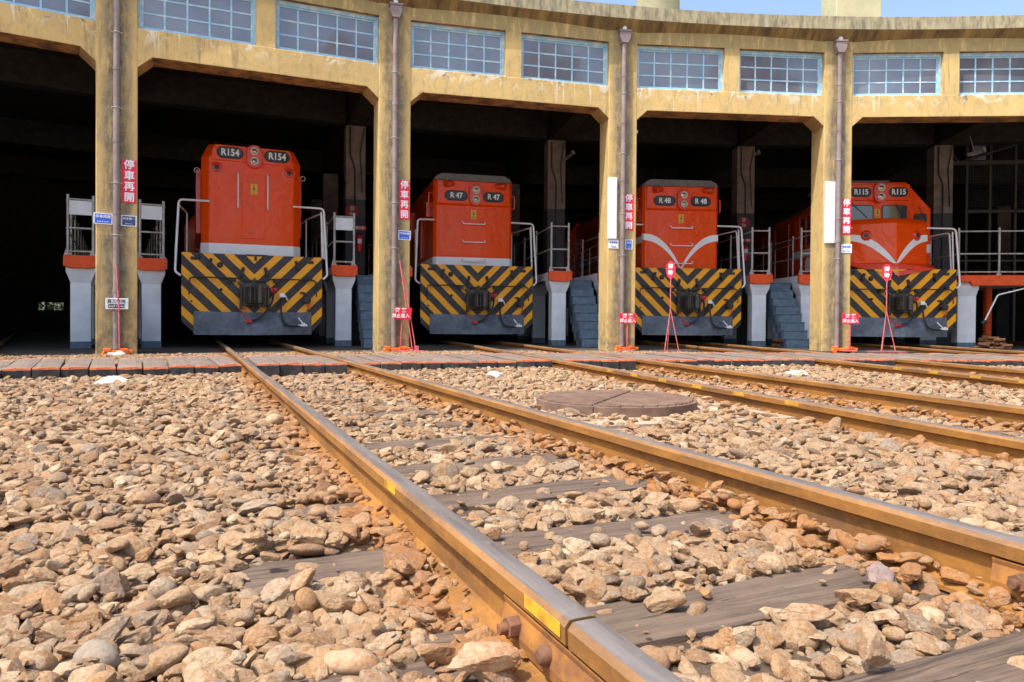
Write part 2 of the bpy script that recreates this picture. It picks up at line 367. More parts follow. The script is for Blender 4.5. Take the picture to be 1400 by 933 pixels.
M_MAN=simple('manhole_cast_iron',(.13,.072,.05),(.20,.125,.085),rough=.85,scale=7,bump=.5,bscale=50)
M_WSTONE=simple('limewashed_stone',(.74,.72,.67),(.50,.44,.36),rough=.8,scale=12,lo=.45,hi=.6,bump=.5,bscale=30,bdist=.006)
M_BRICK=simple('reddish_brown_cladding',(.20,.10,.085),(.15,.08,.07),rough=.8,scale=.3)
M_LEAF=simple('bush_leaf',(.05,.10,.02),(.08,.14,.03),rough=.6,scale=2)
M_TUBEL=simple('lamp_tube_glass',(.45,.45,.43),rough=.3)

def text(body,size,mat,parent,loc,name='lettering',ext=.0015,spacing=1.0,bold=.0,line=1.0,sx=1.0,align='CENTER'):
    cu=bpy.data.curves.new(name,'FONT'); cu.body=body; cu.size=size; cu.align_x=align; cu.align_y='CENTER'
    cu.extrude=ext; cu.offset=bold*size; cu.space_character=spacing; cu.space_line=line; cu.resolution_u=4
    tmp=bpy.data.objects.new('tmp',cu); COL.objects.link(tmp)
    dg=bpy.context.evaluated_depsgraph_get(); me=bpy.data.meshes.new_from_object(tmp.evaluated_get(dg))
    bpy.data.objects.remove(tmp); bpy.data.curves.remove(cu)
    me.name=name; me.materials.clear(); me.materials.append(mat)
    me.transform(Matrix.Translation(loc)@Matrix.Rotation(rad(90),4,'X')@Matrix.Diagonal((sx,1,1,1)))
    o=bpy.data.objects.new(name,me); COL.objects.link(o); o.parent=parent; return o
ORD=['first','second','third','fourth','fifth','sixth','seventh','eighth','ninth','tenth','eleventh','twelfth','thirteenth','fourteenth','fifteenth','sixteenth','seventeenth','eighteenth','nineteenth','twentieth']

# ================================================================== SETTING
def ring(mb,r0,r1,z0,z1,a0,a1,n):
    vs=[];fs=[]
    for i in range(n+1):
        a=a0+(a1-a0)*i/n; s,c=math.sin(a),math.cos(a)
        vs+=[(r0*s,r0*c,z0),(r1*s,r1*c,z0),(r1*s,r1*c,z1),(r0*s,r0*c,z1)]
    for i in range(n):
        b=i*4
        for j in range(4): fs.append((b+j,b+(j+1)%4,b+4+(j+1)%4,b+4+j))
    fs+=[(0,1,2,3),(n*4+3,n*4+2,n*4+1,n*4)]
    mb.add(vs,fs)
IL,IH=-2,6      # pier range
AL,AH=pier_angle(IL),pier_angle(IH)
gm=MB(); N=96
gm.add([(0,0,-.22)]+[(1500*math.cos(2*math.pi*i/N),1500*math.sin(2*math.pi*i/N),-.22) for i in range(N)],[(0,i+1,(i+1)%N+1) for i in range(N)])
tag(gm.build('ground',M_GROUND),kind='structure')
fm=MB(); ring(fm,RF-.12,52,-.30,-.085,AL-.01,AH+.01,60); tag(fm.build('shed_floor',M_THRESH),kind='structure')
# ballast bed: gently uneven sheet below the stones
def on_rail_u(r,a):
    k=math.floor((a-A0)/DD); return k,r*math.sin(a-bay_angle(k))
bm_=MB(); NA,NR=130,150; ra0,ra1=12.2,RF+.02
vs=[];fs=[]
for i in range(NA+1):
    a=pier_angle(-1.6)+(pier_angle(5.6)-pier_angle(-1.6))*i/NA
    for j in range(NR+1):
        r=ra0+(ra1-ra0)*j/NR; x,y=r*math.sin(a),r*math.cos(a)
        z=-.165+.012*noise.noise((x*4,y*4,0))
        if r>25.1: z=-.115+.012*noise.noise((x*5,y*5,0))
        vs.append((x,y,z))
for i in range(NA):
    for j in range(NR):
        b=i*(NR+1)+j; fs.append((b,b+1,b+NR+2,b+NR+1))
bm_.add(vs,fs,True); tag(bm_.build('ballast_bed',M_SOIL),kind='structure')

# ================================================================== ROUNDHOUSE
RH=thing('roundhouse','curved ochre concrete locomotive roundhouse with open bays and blue clerestory windows','building')
def part(mb,name,mat,bev=0,parent=RH): return mb.build(name,mat,parent,bev)
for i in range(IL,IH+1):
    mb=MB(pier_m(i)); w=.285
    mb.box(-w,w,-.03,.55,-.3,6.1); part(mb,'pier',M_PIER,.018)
for k in range(IL,IH):
    T=bay_m(k); h=HC-.2
    mb=MB(T); mb.prism([(-h,4.995),(-h,4.30),(-1.90,4.38),(-1.69,4.565),(1.69,4.565),(1.90,4.38),(h,4.30),(h,4.995)],0,.46)
    part(mb,'lintel',M_WALL,.012)
    mb=MB(T); mb.box(-h,h,0.002,.44,5.845,6.2); part(mb,'wall',M_WALL)
    mb=MB(T); mb.box(-.15,.15,0.004,.42,4.985,5.855); part(mb,'mullion',M_WALL)
    for s in (-1,1):
        x0,x1=(.15,1.905) if s>0 else (-1.905,-.15); z0,z1=4.995,5.845; fy=.10
        f=MB(T); e=.05
        f.box(x0,x1,fy,fy+.10,z1-e*1.3,z1); f.box(x0,x1,fy,fy+.10,z0,z0+e)
        f.box(x0,x0+e,fy+.002,fy+.098,z0+e,z1-e*1.3); f.box(x1-e,x1,fy+.002,fy+.098,z0+e,z1-e*1.3)
        # sash
        a,b,c,d=x0+e,x1-e,z0+e,z1-e*1.3; q=.028
        f.box(a,b,fy+.03,fy+.065,d-q,d); f.box(a,b,fy+.03,fy+.065,c,c+q); f.box(a,a+q,fy+.032,fy+.063,c+q,d-q); f.box(b-q,b,fy+.032,fy+.063,c+q,d-q)
        for j in range(1,5):
            xx=a+(b-a)*j/5; f.box(xx-.014,xx+.014,fy+.034,fy+.06,c+q,d-q)
        for j in range(1,3):
            zz=c+(d-c)*j/3; f.box(a+q,b-q,fy+.036,fy+.058,zz-.0125,zz+.0125)
        wo=part(f,'window',M_BLUE)
        p=MB(T); p.box(a+.01,b-.01,fy+.044,fy+.050,c+.01,d-.01); p.build('pane',M_GLASS,wo)
# coping with coved soffit
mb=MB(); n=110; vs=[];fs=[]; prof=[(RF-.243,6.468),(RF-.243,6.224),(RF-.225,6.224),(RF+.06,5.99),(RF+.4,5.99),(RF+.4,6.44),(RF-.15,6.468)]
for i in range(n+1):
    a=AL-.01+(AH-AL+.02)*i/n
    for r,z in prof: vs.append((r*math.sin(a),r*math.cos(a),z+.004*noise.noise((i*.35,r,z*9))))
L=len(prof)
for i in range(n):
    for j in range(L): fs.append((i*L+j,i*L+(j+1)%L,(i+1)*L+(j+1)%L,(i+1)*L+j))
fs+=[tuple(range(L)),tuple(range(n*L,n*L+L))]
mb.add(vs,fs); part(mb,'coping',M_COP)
mb=MB(); ring(mb,RF+.38,50.5,6.2,6.42,AL-.01,AH+.01,60); part(mb,'roof',M_ROOF)
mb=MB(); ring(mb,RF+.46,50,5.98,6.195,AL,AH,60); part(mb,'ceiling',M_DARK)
# back wall with low openings
for k in range(IL,IH):
    T=frame_m(bay_angle(k),48.0*math.cos(DD/2)); h=48.3*math.sin(DD/2)
    mb=MB(T)
    if k==-1:
        mb.box(-h,h,0,.3,1.04,6.2); mb.box(-h,h,0,.3,-.3,.74); mb.box(-h,1.15,0,.3,.74,1.04); mb.box(1.95,h,0,.3,.74,1.04); mb.box(1.36,1.42,0,.3,.74,1.04)
    else: mb.box(-h,h,0,.3,-.3,6.2)
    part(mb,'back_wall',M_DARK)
for i,a in ((IL,AL),(IH,AH)):
    mb=MB(pier_m(i)); mb.box(-.15,.15,.3,22.3,-.3,6.2); part(mb,'end_wall',M_WALL)
# inner columns and beams
for i in range(IL+1,IH):
    for v,w in ((5.6,.24),(12,.24),(17.5,.24)):
        T=frame_m(pier_angle(i),RF+v)
        mb=MB(T); mb.box(-w,w,-w,w,-.2,3.44); c=part(mb,'column',M_COLD,.01)
        mb=MB(T); mb.box(-w+.003,w-.003,-w+.003,w-.003,3.44,5.25); mb.build('column_upper',M_COLU,c)
        if v<6:
            mb=MB(T); mb.tube(rbend([(-.02,-w-.025,.9),(-.02,-w-.025,4.2),(-.14,-w-.025,4.5),(-.14,-w-.025,5.2)],.1),.018,8); mb.tube(rbend([(.16,-w-.02,3.6),(.1,-w-.02,4.6),(.2,-w-.02,5.2)],.1),.012,6); mb.build('conduit',M_BLACK,c)
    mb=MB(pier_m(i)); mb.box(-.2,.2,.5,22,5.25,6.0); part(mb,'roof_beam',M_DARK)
for k in range(IL,IH):
    for v in (5.6,12,17.5):
        r=RF+v; T=frame_m(bay_angle(k),r*math.cos(DD/2)); h=r*math.sin(DD/2)-.25
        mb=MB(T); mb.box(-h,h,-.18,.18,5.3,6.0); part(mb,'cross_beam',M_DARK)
# chimneys
mb=MB(bay_m(2)); mb.lathe([(.56,6.4),(.56,9.6),(.62,9.7),(.62,9.9),(.5,9.9)],(0,5,0)); part(mb,'chimney',M_CHIM)
mb=MB(bay_m(3)); mb.box(-.57,.57,4.5,5.6,6.4,9.9); c=part(mb,'chimney',M_CHIM,.02)
mb=MB(bay_m(3)); mb.lathe([(.3,4.47),(.3,4.5)],(.2,0,9.35),'y'); mb.build('round_plate',M_WHITE,c)
# downpipes
for i in range(IL,IH+1):
    T=pier_m(i); mb=MB(T); xo=-.005
    mb.cyl((xo,-.085,.0),(xo,-.085,5.82),.046,18)
    for z in (.9,2.1,3.2,4.3,5.2): mb.lathe([(.052,z-.03),(.052,z+.03)],(xo,-.085,0))
    dp=part(mb,'drainpipe',M_PIPE)
    mb=MB(T); mb.prism([(xo-.06,5.80),(xo+.06,5.80),(xo+.105,5.90),(xo+.105,6.01),(xo-.105,6.01),(xo-.105,5.90)],-.17,-.032); mb.box(xo-.12,xo+.12,-.185,-.031,6.01,6.045); mb.build('hopper',M_PIPE,dp,.006)
    mb=MB(T); mb.lathe([(.045,6.045),(.045,6.09),(.03,6.12),(.0,6.13)],(xo,-.1,0)); mb.build('inlet_cap',M_SIGNW,dp)
    for z in (1.75,2.55,3.7,4.85):
        mb=MB(T); mb.lathe([(.050,z-.006),(.055,z-.004),(.055,z+.004),(.050,z+.006)],(xo,-.085,0)); mb.box(xo-.075,xo+.075,-.09,-.078,z-.005,z+.005); mb.build('pipe_clip',M_GALV,dp)

# ================================================================== WALKWAYS AND STAIRS
LOCN={-1:'empty left bay',0:'R154',1:'R47',2:'R48',3:'R115',4:'right edge bay'}
def walkway(i,s,panel,wide=False,far=18.0):
    side='left' if s<0 else 'right'
    desc={0:'leftmost pier',1:'second pier from the left',2:'third pier from the left',3:'fourth pier from the left',4:'pier past the right edge',-1:'pier past the left edge'}[i]
    t=thing('inspection_walkway','pale posted walkway with orange front edge, %s of the %s'%(side,desc),'walkway',frame_m(pier_angle(i),RF+2.6),'inspection walkways between the locomotives')
    c=s*.58; x0,x1=(c-.27,c+.27) if not wide else (c-.27,1.3)
    y1=far-2.6
    d=MB(); d.box(x0+.03,x1-.03,.02,y1,1.40,1.585); d.build('deck',M_POST,t,.008)
    e=MB()
    if wide:
        e.prism([(x0,1.45),(x0+.28,1.45),(x0+.32,1.36),(x1,1.36),(x1,1.6),(x0,1.6)],-.12,.02)
    else: e.prism([(x0,1.47),(c-.15,1.47),(c-.11,1.385),(c+.11,1.385),(c+.15,1.47),(x1,1.47),(x1,1.605),(x0,1.605)] if 0 else [(x0,1.40),(x0+.06,1.40),(x0+.075,1.375),(x1-.075,1.375),(x1-.06,1.40),(x1,1.40),(x1,1.605),(x0,1.605)],-.10,.02)
    e.build('edge_cap',M_CAP,t,.012)
    for j in range(int(y1/2.1)+1):
        y=.05+j*2.1; p=MB(); w=.165 if not wide else .2
        p.box(c-w,c+w,y,y+.32,-.1,1.12); 
        p.add([(c-w,y,1.12),(c+w,y,1.12),(c+w,y+.32,1.12),(c-w,y+.32,1.12),(c-.235,y-.06,1.31),(c+.235,y-.06,1.31),(c+.235,y+.38,1.31),(c-.235,y+.38,1.31)],[(0,3,2,1),(4,5,6,7),(0,1,5,4),(1,2,6,5),(2,3,7,6),(3,0,4,7)])
        p.box(c-.235,c+.235,y-.06,y+.38,1.31,1.397)
        po=p.build('post',M_POST,t,.008)
        q=MB(); q.box(c-w-.004,c+w+.004,y-.004,y+.324,-.1,.04); q.build('post_foot',M_SLATE,po)
    g=MB(); r=.024
    xs=(c-.2,c+.2) if not wide else (x0+.05,c+.65,1.2)
    for x in xs:
        g.cyl((x,-.02,1.6),(x,-.02,2.70),r,12); g.box(x-.045,x+.045,-.03,.03,1.6,1.64); g.tube([(x-.05,-.02,1.60),(x-.02,-.02,1.72)],.012,6)
    for z in (2.62,2.10,1.68): g.cyl((xs[0],-.02,z),(xs[-1],-.02,z),.018,10)
    g.build('end_railing',M_STEEL,t)
    tr=x0+.05 if s<0 else x1-.05
    if s>0 and wide: tr=x0+.05
    g=MB()
    for j in range(1,int(y1/1.5)): g.cyl((tr,j*1.5,1.58),(tr,j*1.5,2.68),.02,8)
    for z in (2.6,2.1): g.cyl((tr,0,z),(tr,y1-.5,z),.016,8)
    g.build('side_railing',M_STEEL,t)
    if panel:
        p=MB(); p.box(c-.175,c+.175,-.035,-.022,2.34,2.595); p.build('blank_panel',M_PANEL,t)
    return t
walkway(0,-1,True); walkway(0,1,True); walkway(1,-1,True); walkway(1,1,False); walkway(2,-1,False); walkway(2,1,False); walkway(3,-1,False); walkway(3,1,False)
walkway(4,-1,False,True); walkway(-1,1,False)
for i,ds in ((0,'leftmost pier'),(1,'second pier from the left'),(2,'third pier from the left'),(3,'fourth pier from the left')):
    t=thing('stairs','steep slate blue steps climbing to the walkways behind the %s'%ds,'stairs',frame_m(pier_angle(i),RF+1.75),'blue stairs between the walkways')
    mb=MB(); n=8
    for j in range(n):
        mb.box(-.27,.27,j*.165,j*.165+.34+ (0.02*j),max(-.1,-.09+j*.187-.25),-.09+(j+1)*.187)
    mb.box(-.27,.27,n*.165,n*.165+1.6,1.2,1.40)
    mb.build('flight',M_SLATE,t,.014)
    mb=MB()
    for j in range(n): mb.box(-.275,.275,j*.165-.015,j*.165+.16,-.09+(j+1)*.187,-.09+(j+1)*.187+.022)
    mb.build('tread',M_SLATE,t,.008)

# ================================================================== RAILS, SLEEPERS
railprof=[(-.0635,-.153),(.0635,-.153),(.0635,-.142),(.03,-.132),(.0085,-.120),(.0085,-.052),(.031,-.042),(.0325,-.012),(.024,-.001),(.014,0),(-.014,0),(-.024,-.001),(-.0325,-.012),(-.031,-.042),(-.0085,-.052),(-.0085,-.120),(-.03,-.132),(-.0635,-.142)]
def rail_mesh(mb,x,y0,y1,cut=None):
    segs=[(y0,y1)] if cut is None else [(y0,cut-.005),(cut+.005,y1)]
    for a,b in segs: mb.prism([(x+px,pz) for px,pz in railprof],a,b)
JY=-11.80
def fishplate(parent,x,y,side,T=None):
    mb=MB(); s=side
    mb.prism([(x+s*.0085,-.118),(x+s*.03,-.126),(x+s*.034,-.10),(x+s*.026,-.062),(x+s*.03,-.048),(x+s*.0085,-.055)] if s>0 else [(x-.0085,-.055),(x-.03,-.048),(x-.026,-.062),(x-.034,-.10),(x-.03,-.126),(x-.0085,-.118)],y-.27,y+.27)
    f=mb.build('fishplate',M_RUST,parent,.003)
    for j,dy in enumerate((-.2,-.07,.07,.2)):
        b=MB(); yy=y+dy
        if j%2==0:
            b.lathe([(.0,s*.052),(.012,s*.050),(.017,s*.042),(.017,s*.028)],(x,yy,-.085),'x',16)
        else:
            b.cyl((x+s*.028,yy,-.085),(x+s*.052,yy,-.085),.021,6); b.cyl((x+s*.05,yy,-.085),(x+s*.068,yy,-.085),.011,12)
        b.build('bolt',M_RUSTD,f,.0015)
TRN={-1:'empty left bay',0:'R154',1:'R47',2:'R48',3:'R115',4:'far right bay'}
for k in range(-1,5):
    T=bay_m(k)
    for s in (-1,1):
        x=s*.566; sn='left' if s<0 else 'right'
        extra=' with a bolted joint in the foreground' if k==0 else ' crossing the gravel yard'
        o=thing('rail','%s rusty rail of the %s track%s'%(sn,TRN[k],extra),'rail',T,'rails of the roundhouse tracks')
        mb=MB(); rail_mesh(mb,x,-16.6,15,JY-.03 if (k==0 and s<0) else (JY-.25 if (k==0 and s>0) else None)); mb.build('rail_bar',M_RAIL,o)
        if k==0:
            jy=JY-.03 if s<0 else JY-.25
            fishplate(o,x,jy,-1); fishplate(o,x,jy,1)
            mb=MB(); mb.box(x-.034,x-.0327,jy+.02,jy+.16,-.034,-.010)
            if s<0: mb.box(x-.034,x-.0327,-10.75,-10.62,-.034,-.008)
            if s<0: mb.build('yellow_paint_mark',M_YPAINT,o)
        if k in (1,2) and s<0:
            mb=MB()
            for j,v in enumerate((-6.3,-6.9,-7.5,-8.1,-8.7,-9.3)) : mb.box(x-.034,x-.0327,v,v+.14,-.034,-.008); pass
            mb.build('yellow_paint_mark',simple('faded_yellow_mark',(.55,.31,.03),(.36,.18,.025),rough=.7,scale=18),o)
rows=[-5.6-.6*j for j in range(10)]+[-11.55,-12.02,-12.6,-13.2]
rows[6:10]=[-9.22,-9.84,-10.40,-10.97]
SLEEP=[]
rnd=random.Random(3)
smeshes=[]
for q in range(5):
    mb=MB(); nx,ny=60,6; vs=[];fs=[]; hw,hl=.105,1.08
    # box with displaced top
    bmx=bmesh.new(); bmesh.ops.create_cube(bmx,size=1); bmesh.ops.scale(bmx,vec=(2*hl,2*hw,.14),verts=bmx.verts)
    bmesh.ops.subdivide_edges(bmx,edges=[e for e in bmx.edges if abs((e.verts[0].co-e.verts[1].co).x)>1],cuts=50)
    bmesh.ops.subdivide_edges(bmx,edges=[e for e in bmx.edges if abs((e.verts[0].co-e.verts[1].co).y)>.1],cuts=7)
    bmesh.ops.translate(bmx,vec=(0,0,-.07),verts=bmx.verts)
    for v in bmx.verts:
        p=v.co; edge=1 if abs(abs(p.y)-hw)<1e-3 else 0
        dz=.006*noise.noise((p.x*2+q*9,p.y*40,q))+.004*noise.noise((p.x*7,p.y*60,q*3.))
        if p.z>-.01: p.z+=dz-edge*(.006+.010*abs(noise.noise((p.x*5,q*4.,1))))
        if edge: p.y+=.010*noise.noise((p.x*4,p.z*5,q*7.))
    me=bpy.data.meshes.new('sleeper'); bmx.to_mesh(me); bmx.free(); me.materials.append(M_SLEEP); smeshes.append(me)
for k in range(-1,5):
    T=bay_m(k)
    for j,v in enumerate(rows):
        o=bpy.data.objects.new('sleeper',smeshes[(j*3+k)%5]); COL.objects.link(o)
        o.matrix_world=T@Matrix.Translation((rnd.uniform(-.05,.05),v,-.146))@Matrix.Rotation(rnd.uniform(-.02,.02)+(math.pi if rnd.random()<.5 else 0),4,'Z')
        tag(o,'half buried wooden sleeper of the %s track, %s from the timber crossing'%(TRN[k],ORD[j]),'sleeper','wooden sleepers under the tracks')
        SLEEP.append((k,v))
# crossing timbers
tm=[]
for q in range(6):
    bmx=bmesh.new(); bmesh.ops.create_cube(bmx,size=1); bmesh.ops.scale(bmx,vec=(.232,1.9,.15),verts=bmx.verts)
    bmesh.ops.translate(bmx,vec=(0,.95,-.075),verts=bmx.verts)
    bmesh.ops.subdivide_edges(bmx,edges=[e for e in bmx.edges if abs((e.verts[0].co-e.verts[1].co).y)>1],cuts=14)
    bmesh.ops.subdivide_edges(bmx,edges=[e for e in bmx.edges if abs((e.verts[0].co-e.verts[1].co).x)>.1],cuts=3)
    for v in bmx.verts:
        p=v.co; p.z+=.006*noise.noise((p.x*9,p.y*3+q*7,0)); p.x+=.006*noise.noise((q*5.,p.y*3,p.z*9)); 
        if p.y<.01: p.y+=.012*noise.noise((p.x*12,q*3.,p.z*14))
        if abs(abs(p.x)-.116)<.012 and p.z>-.02: p.z-=.007
    me=bpy.data.meshes.new('crossing_timber'); bmx.to_mesh(me); bmx.free(); me.materials.append(M_TIMB); tm.append(me)
RC=23.3; secarc=RC*DD
for k in range(-1,5):
    xs=[(-.37+.245*j,'in') for j in range(4)]
    half=(secarc/2-.566-.07)/5
    xs+=[(.566+.07+half*(j+.5),'r') for j in range(5)]+[(-.566-.07-half*(j+.5),'l') for j in range(5)]
    for x,w in sorted(xs):
        a=bay_angle(k)+x/RC
        jit=rnd.uniform(-.05,.05)
        if w=='in': T=bay_m(k)@Matrix.Translation((x,RC-R0+.0+jit*.7,rnd.uniform(-.012,.0)))
        else: T=frame_m(a,RC+jit)@Matrix.Translation((0,0,rnd.uniform(-.016,.002)))
        o=bpy.data.objects.new('crossing_timber',tm[rnd.randrange(6)]); COL.objects.link(o)
        o.matrix_world=T@Matrix.Rotation(rnd.uniform(-.012,.012),4,'Z')@Matrix.Diagonal((1.0 if w=='in' else .97,1,1,1))
        if w=='in': lb='orange edged old timber laid between the rails of the %s track'%TRN[k]
        else:
            kk=k if w=='r' else k-1
            nm={-2:'left of the empty bay track',-1:'left of the R154 track',0:'between the R154 and R47 tracks',1:'between the R47 and R48 tracks',2:'between the R48 and R115 tracks',3:'right of the R115 track',4:'right of the far right track'}[kk]
            lb='orange edged old timber in the crossing, %s'%nm
        tag(o,lb,'timber','crossing timbers '+('in the track to %s'%TRN[k] if w=='in' else nm))
# manhole
MX,MY=-4.68,18.62
sl_=MB(Matrix.Translation((MX+.05,MY-.05,0))@Matrix.Rotation(.25,4,'Z')); sl_.box(-.78,.78,-.72,.72,-.2,-.088); tag(sl_.build('manhole_slab',M_SLAB),kind='structure')
mh=thing('manhole_cover','large round brown ribbed cover in two halves lying in the gravel','manhole cover',Matrix.Translation((MX,MY,-.03))@Matrix.Rotation(rad(-28),4,'Z'))
for s in (-1,1):
    pts=[(.53*math.cos(t),.53*math.sin(t)) for t in [(-math.pi/2+(math.pi)*i/36)*1 for i in range(37)]]
    pts=[(s*x if s>0 else -x,y) for x,y in pts]
    pts=[(x+s*.002,y) for x,y in pts]
    if s<0: pts=pts[::-1]
    mb=MB(); mb.prismz(pts,-.06,0); hf=mb.build('cover_half',M_MAN,mh,.003)
    mb=MB()
    for j in range(-8,9):
        y=j*.060
        if abs(y)>.49: continue
        xe=math.sqrt(.505**2-y*y); 
        if xe<.06: continue
        x0,x1=(.02,xe) if s>0 else (-xe,-.02)
        mb.box(x0,x1,y-.015,y+.015,-.002,.011)
    mb.build('rib',M_MAN,hf,.003)

# ================================================================== BALLAST STONES
def make_rock(seed,kind):
    r=random.Random(seed); bmx=bmesh.new(); bmesh.ops.create_icosphere(bmx,subdivisions=4 if kind=='a' else 3,radius=1)
    planes=[]
    for i in range(r.randint(9,15)):
        z=r.uniform(-1,1); t=r.uniform(0,2*math.pi); q=math.sqrt(1-z*z); planes.append((Vector((q*math.cos(t),q*math.sin(t),z)),r.uniform(.55,.95)))
    sc=Vector((r.uniform(.95,1.5),r.uniform(.75,1.0),r.uniform(.38,.66)))
    o=Vector((r.uniform(-50,50),r.uniform(-50,50),0))
    for v in bmx.verts:
        d=v.co.normalized()
        if kind=='a':
            k=1.15
            for n,dist in planes:
                c=d.dot(n)
                if c>.05: k=min(k,dist/c)
            k+=.05*noise.noise(d*3+o)+.035*noise.noise(d*7+o)+.018*noise.noise(d*15+o)
        else: k=.92+.12*noise.noise(d*1.1+o)+.02*noise.noise(d*4+o)
        v.co=Vector((d.x*sc.x,d.y*sc.y,d.z*sc.z))*k
    me=bpy.data.meshes.new('stone'); bmx.to_mesh(me); bmx.free()
    me.polygons.foreach_set('use_smooth',[True]*len(me.polygons)); me.materials.append(M_STONE)
    if kind=='a': 
        try: me.set_sharp_from_angle(angle=rad(20))
        except Exception: pass
    return me
RC_=bpy.data.collections.new('stone_shapes'); NV=0
for i in range(20): o=bpy.data.objects.new('stone_%02d'%i,make_rock(100+i,'a')); RC_.objects.link(o); NV+=1
for i in range(8): o=bpy.data.objects.new('stone_%02d'%(20+i),make_rock(300+i,'r')); RC_.objects.link(o); NV+=1
rng=np.random.default_rng(7)
cx,cy=-5.83,13.77
def grid(sp,x0,x1,y0,y1,jit):
    X,Y=np.meshgrid(np.arange(x0,x1,sp),np.arange(y0,y1,sp)); X=X.ravel();Y=Y.ravel()
    return X+rng.uniform(-jit,jit,len(X))*sp, Y+rng.uniform(-jit,jit,len(Y))*sp
allp=[]
def layer(sp,size,dz,jit=.55,zr=.010,keep=1.0,tilt=.35,rmin=14.0,rmax=23.3,apron=False,dmax=14):
    X,Y=grid(sp,-16,9,12,28,jit)
    ang=np.arctan2(X,Y); R=np.hypot(X,Y)
    yaw=np.arctan2(X-cx,Y-cy)-YAW; D=np.hypot(X-cx,Y-cy)
    ok=(R>rmin)&(R<rmax)&((np.abs(yaw)<rad(44))|(D<1.7))
    ok&=(D<dmax)
    k=np.floor((ang-A0)/DD); ok&=(k>=-2)&(k<=4)
    u=R*np.sin(ang-(A0+(k+.5)*DD)); v=R*np.cos(ang-(A0+(k+.5)*DD))-R0
    X,Y,R,k,u,v,D=[q[ok] for q in (X,Y,R,k,u,v,D)]
    n=len(X); s=size*np.exp(rng.normal(0,.24,n)); s=np.clip(s,size*.55,size*1.9)
    ru=np.abs(np.abs(u)-.566)
    keepm=rng.random(n)<keep
    if not apron:
        keepm&=(ru>.018+s*.62)
        inside=np.abs(u)<.5
        z=np.where(inside,-.128,-.100)
        # heap against the rails, hollow in the middle
        z=z+np.where((ru<.24),-.006,0)
        dS=np.min(np.abs(v[:,None]-np.array(rows)[None,:]),1)
        onS=(dS<.105)&(np.abs(u)<1.1)
        far=np.clip((v+9.5)/3.0,0,1)
        cover=np.where(inside,.04+.14*far+np.where(ru<.14,.30,0),.93)
        # openings where the sleeper ends show left of the near track
        nearleft=(k==0)&(u<-.64)&(u>-1.05)&((np.abs(v+10.97)<.15)|(np.abs(v+10.40)<.125)|(np.abs(v+9.22)<.10))
        cover=np.where(nearleft,.04,cover); onS=onS|nearleft
        keepm&=~(onS&(rng.random(n)>cover))
        z=np.where(onS&inside,-.132,z); z=np.where(inside&~onS,z-.022,z)
        z=np.where((k==0)&(u<-.6)&(u>-1.3)&(v<-9.0),z-.022,z)
        # lumpy surface
        z=z+.022*np.array([noise.noise((x*1.3,y*1.3,3.)) for x,y in zip(X,Y)])
        z=np.where(~inside&(ru<.35),np.minimum(z,-.095),z)
        near=(k==0)&(u<-.5)&(u>-1.0)&(v<-11.2); z=np.where(near,z-.02,z)
        mh_=np.hypot(X-MX,Y-MY); keepm&=~((mh_<.58)); 
        slab=(np.abs(X-MX)<.75)&(np.abs(Y-MY)<.7); keepm&=~(slab&(rng.random(n)<.55)); z=np.where(slab,-.075,z)
        z=np.where(R>22.9,np.minimum(z,-.11),z)
    else:
        keepm&=(ru>.05)
        z=np.full(n,-.085)
    z=z+dz+rng.uniform(-zr,zr,n)-s*.28
    X,Y,z,s,u,ru,D,k=[q[keepm] for q in (X,Y,z,s,u,ru,D,k)]
    allp.append(np.stack([X,Y,z,s,ru,D],1))
    return
layer(.046,.031,-.035,jit=.6,zr=.010)
layer(.039,.0265,-.006,jit=.6,zr=.012,keep=.95)
layer(.066,.030,.014,jit=.8,zr=.012,keep=.60)
layer(.24,.044,.010,jit=1,zr=.01,keep=.5)
layer(.026,.0095,-.012,jit=.9,zr=.010,keep=.8,dmax=3.6)
layer(.045,.010,.008,jit=.9,zr=.006,keep=.5,dmax=3.6)
layer(.042,.024,.0,jit=.7,zr=.008,keep=.8,rmin=25.15,rmax=27.72,apron=True)
P=np.concatenate(allp); n=len(P); print('stones',n)
rot=np.stack([rng.normal(0,.30,n),rng.normal(0,.30,n),rng.uniform(0,6.283,n)],1)
fl=rng.random(n)<.12; rot[fl,0]=rng.uniform(-1.3,1.3,fl.sum())
scl=np.stack([P[:,3]*rng.uniform(.85,1.15,n),P[:,3]*rng.uniform(.85,1.15,n),P[:,3]*rng.uniform(.85,1.2,n)],1)
idx=np.where(rng.random(n)<.76,rng.integers(0,20,n),rng.integers(20,28,n)).astype(np.int32)
tone=rng.random(n); rust=np.clip((.24-P[:,4])/.14,0,1)*rng.uniform(.3,1,n)
me=bpy.data.meshes.new('ballast_points'); me.from_pydata(P[:,:3].tolist(),[],[])
def attr(nm,typ,dat,key):
    a=me.attributes.new(nm,typ,'POINT'); a.data.foreach_set(key,np.ascontiguousarray(dat).ravel())
attr('rot','FLOAT_VECTOR',rot.astype(np.float32),'vector'); attr('scl','FLOAT_VECTOR',scl.astype(np.float32),'vector')
attr('idx','INT',idx,'value'); attr('tone','FLOAT',tone.astype(np.float32),'value'); attr('rust','FLOAT',rust.astype(np.float32),'value')
bo=bpy.data.objects.new('ballast_stones',me); COL.objects.link(bo)
tag(bo,'loose tan and brown track ballast stones covering the ground between the rails','ballast',kind='stuff')
me.materials.append(M_STONE)
ng=bpy.data.node_groups.new('scatter','GeometryNodeTree')
ng.interface.new_socket('Geometry',in_out='INPUT',socket_type='NodeSocketGeometry'); ng.interface.new_socket('Geometry',in_out='OUTPUT',socket_type='NodeSocketGeometry')
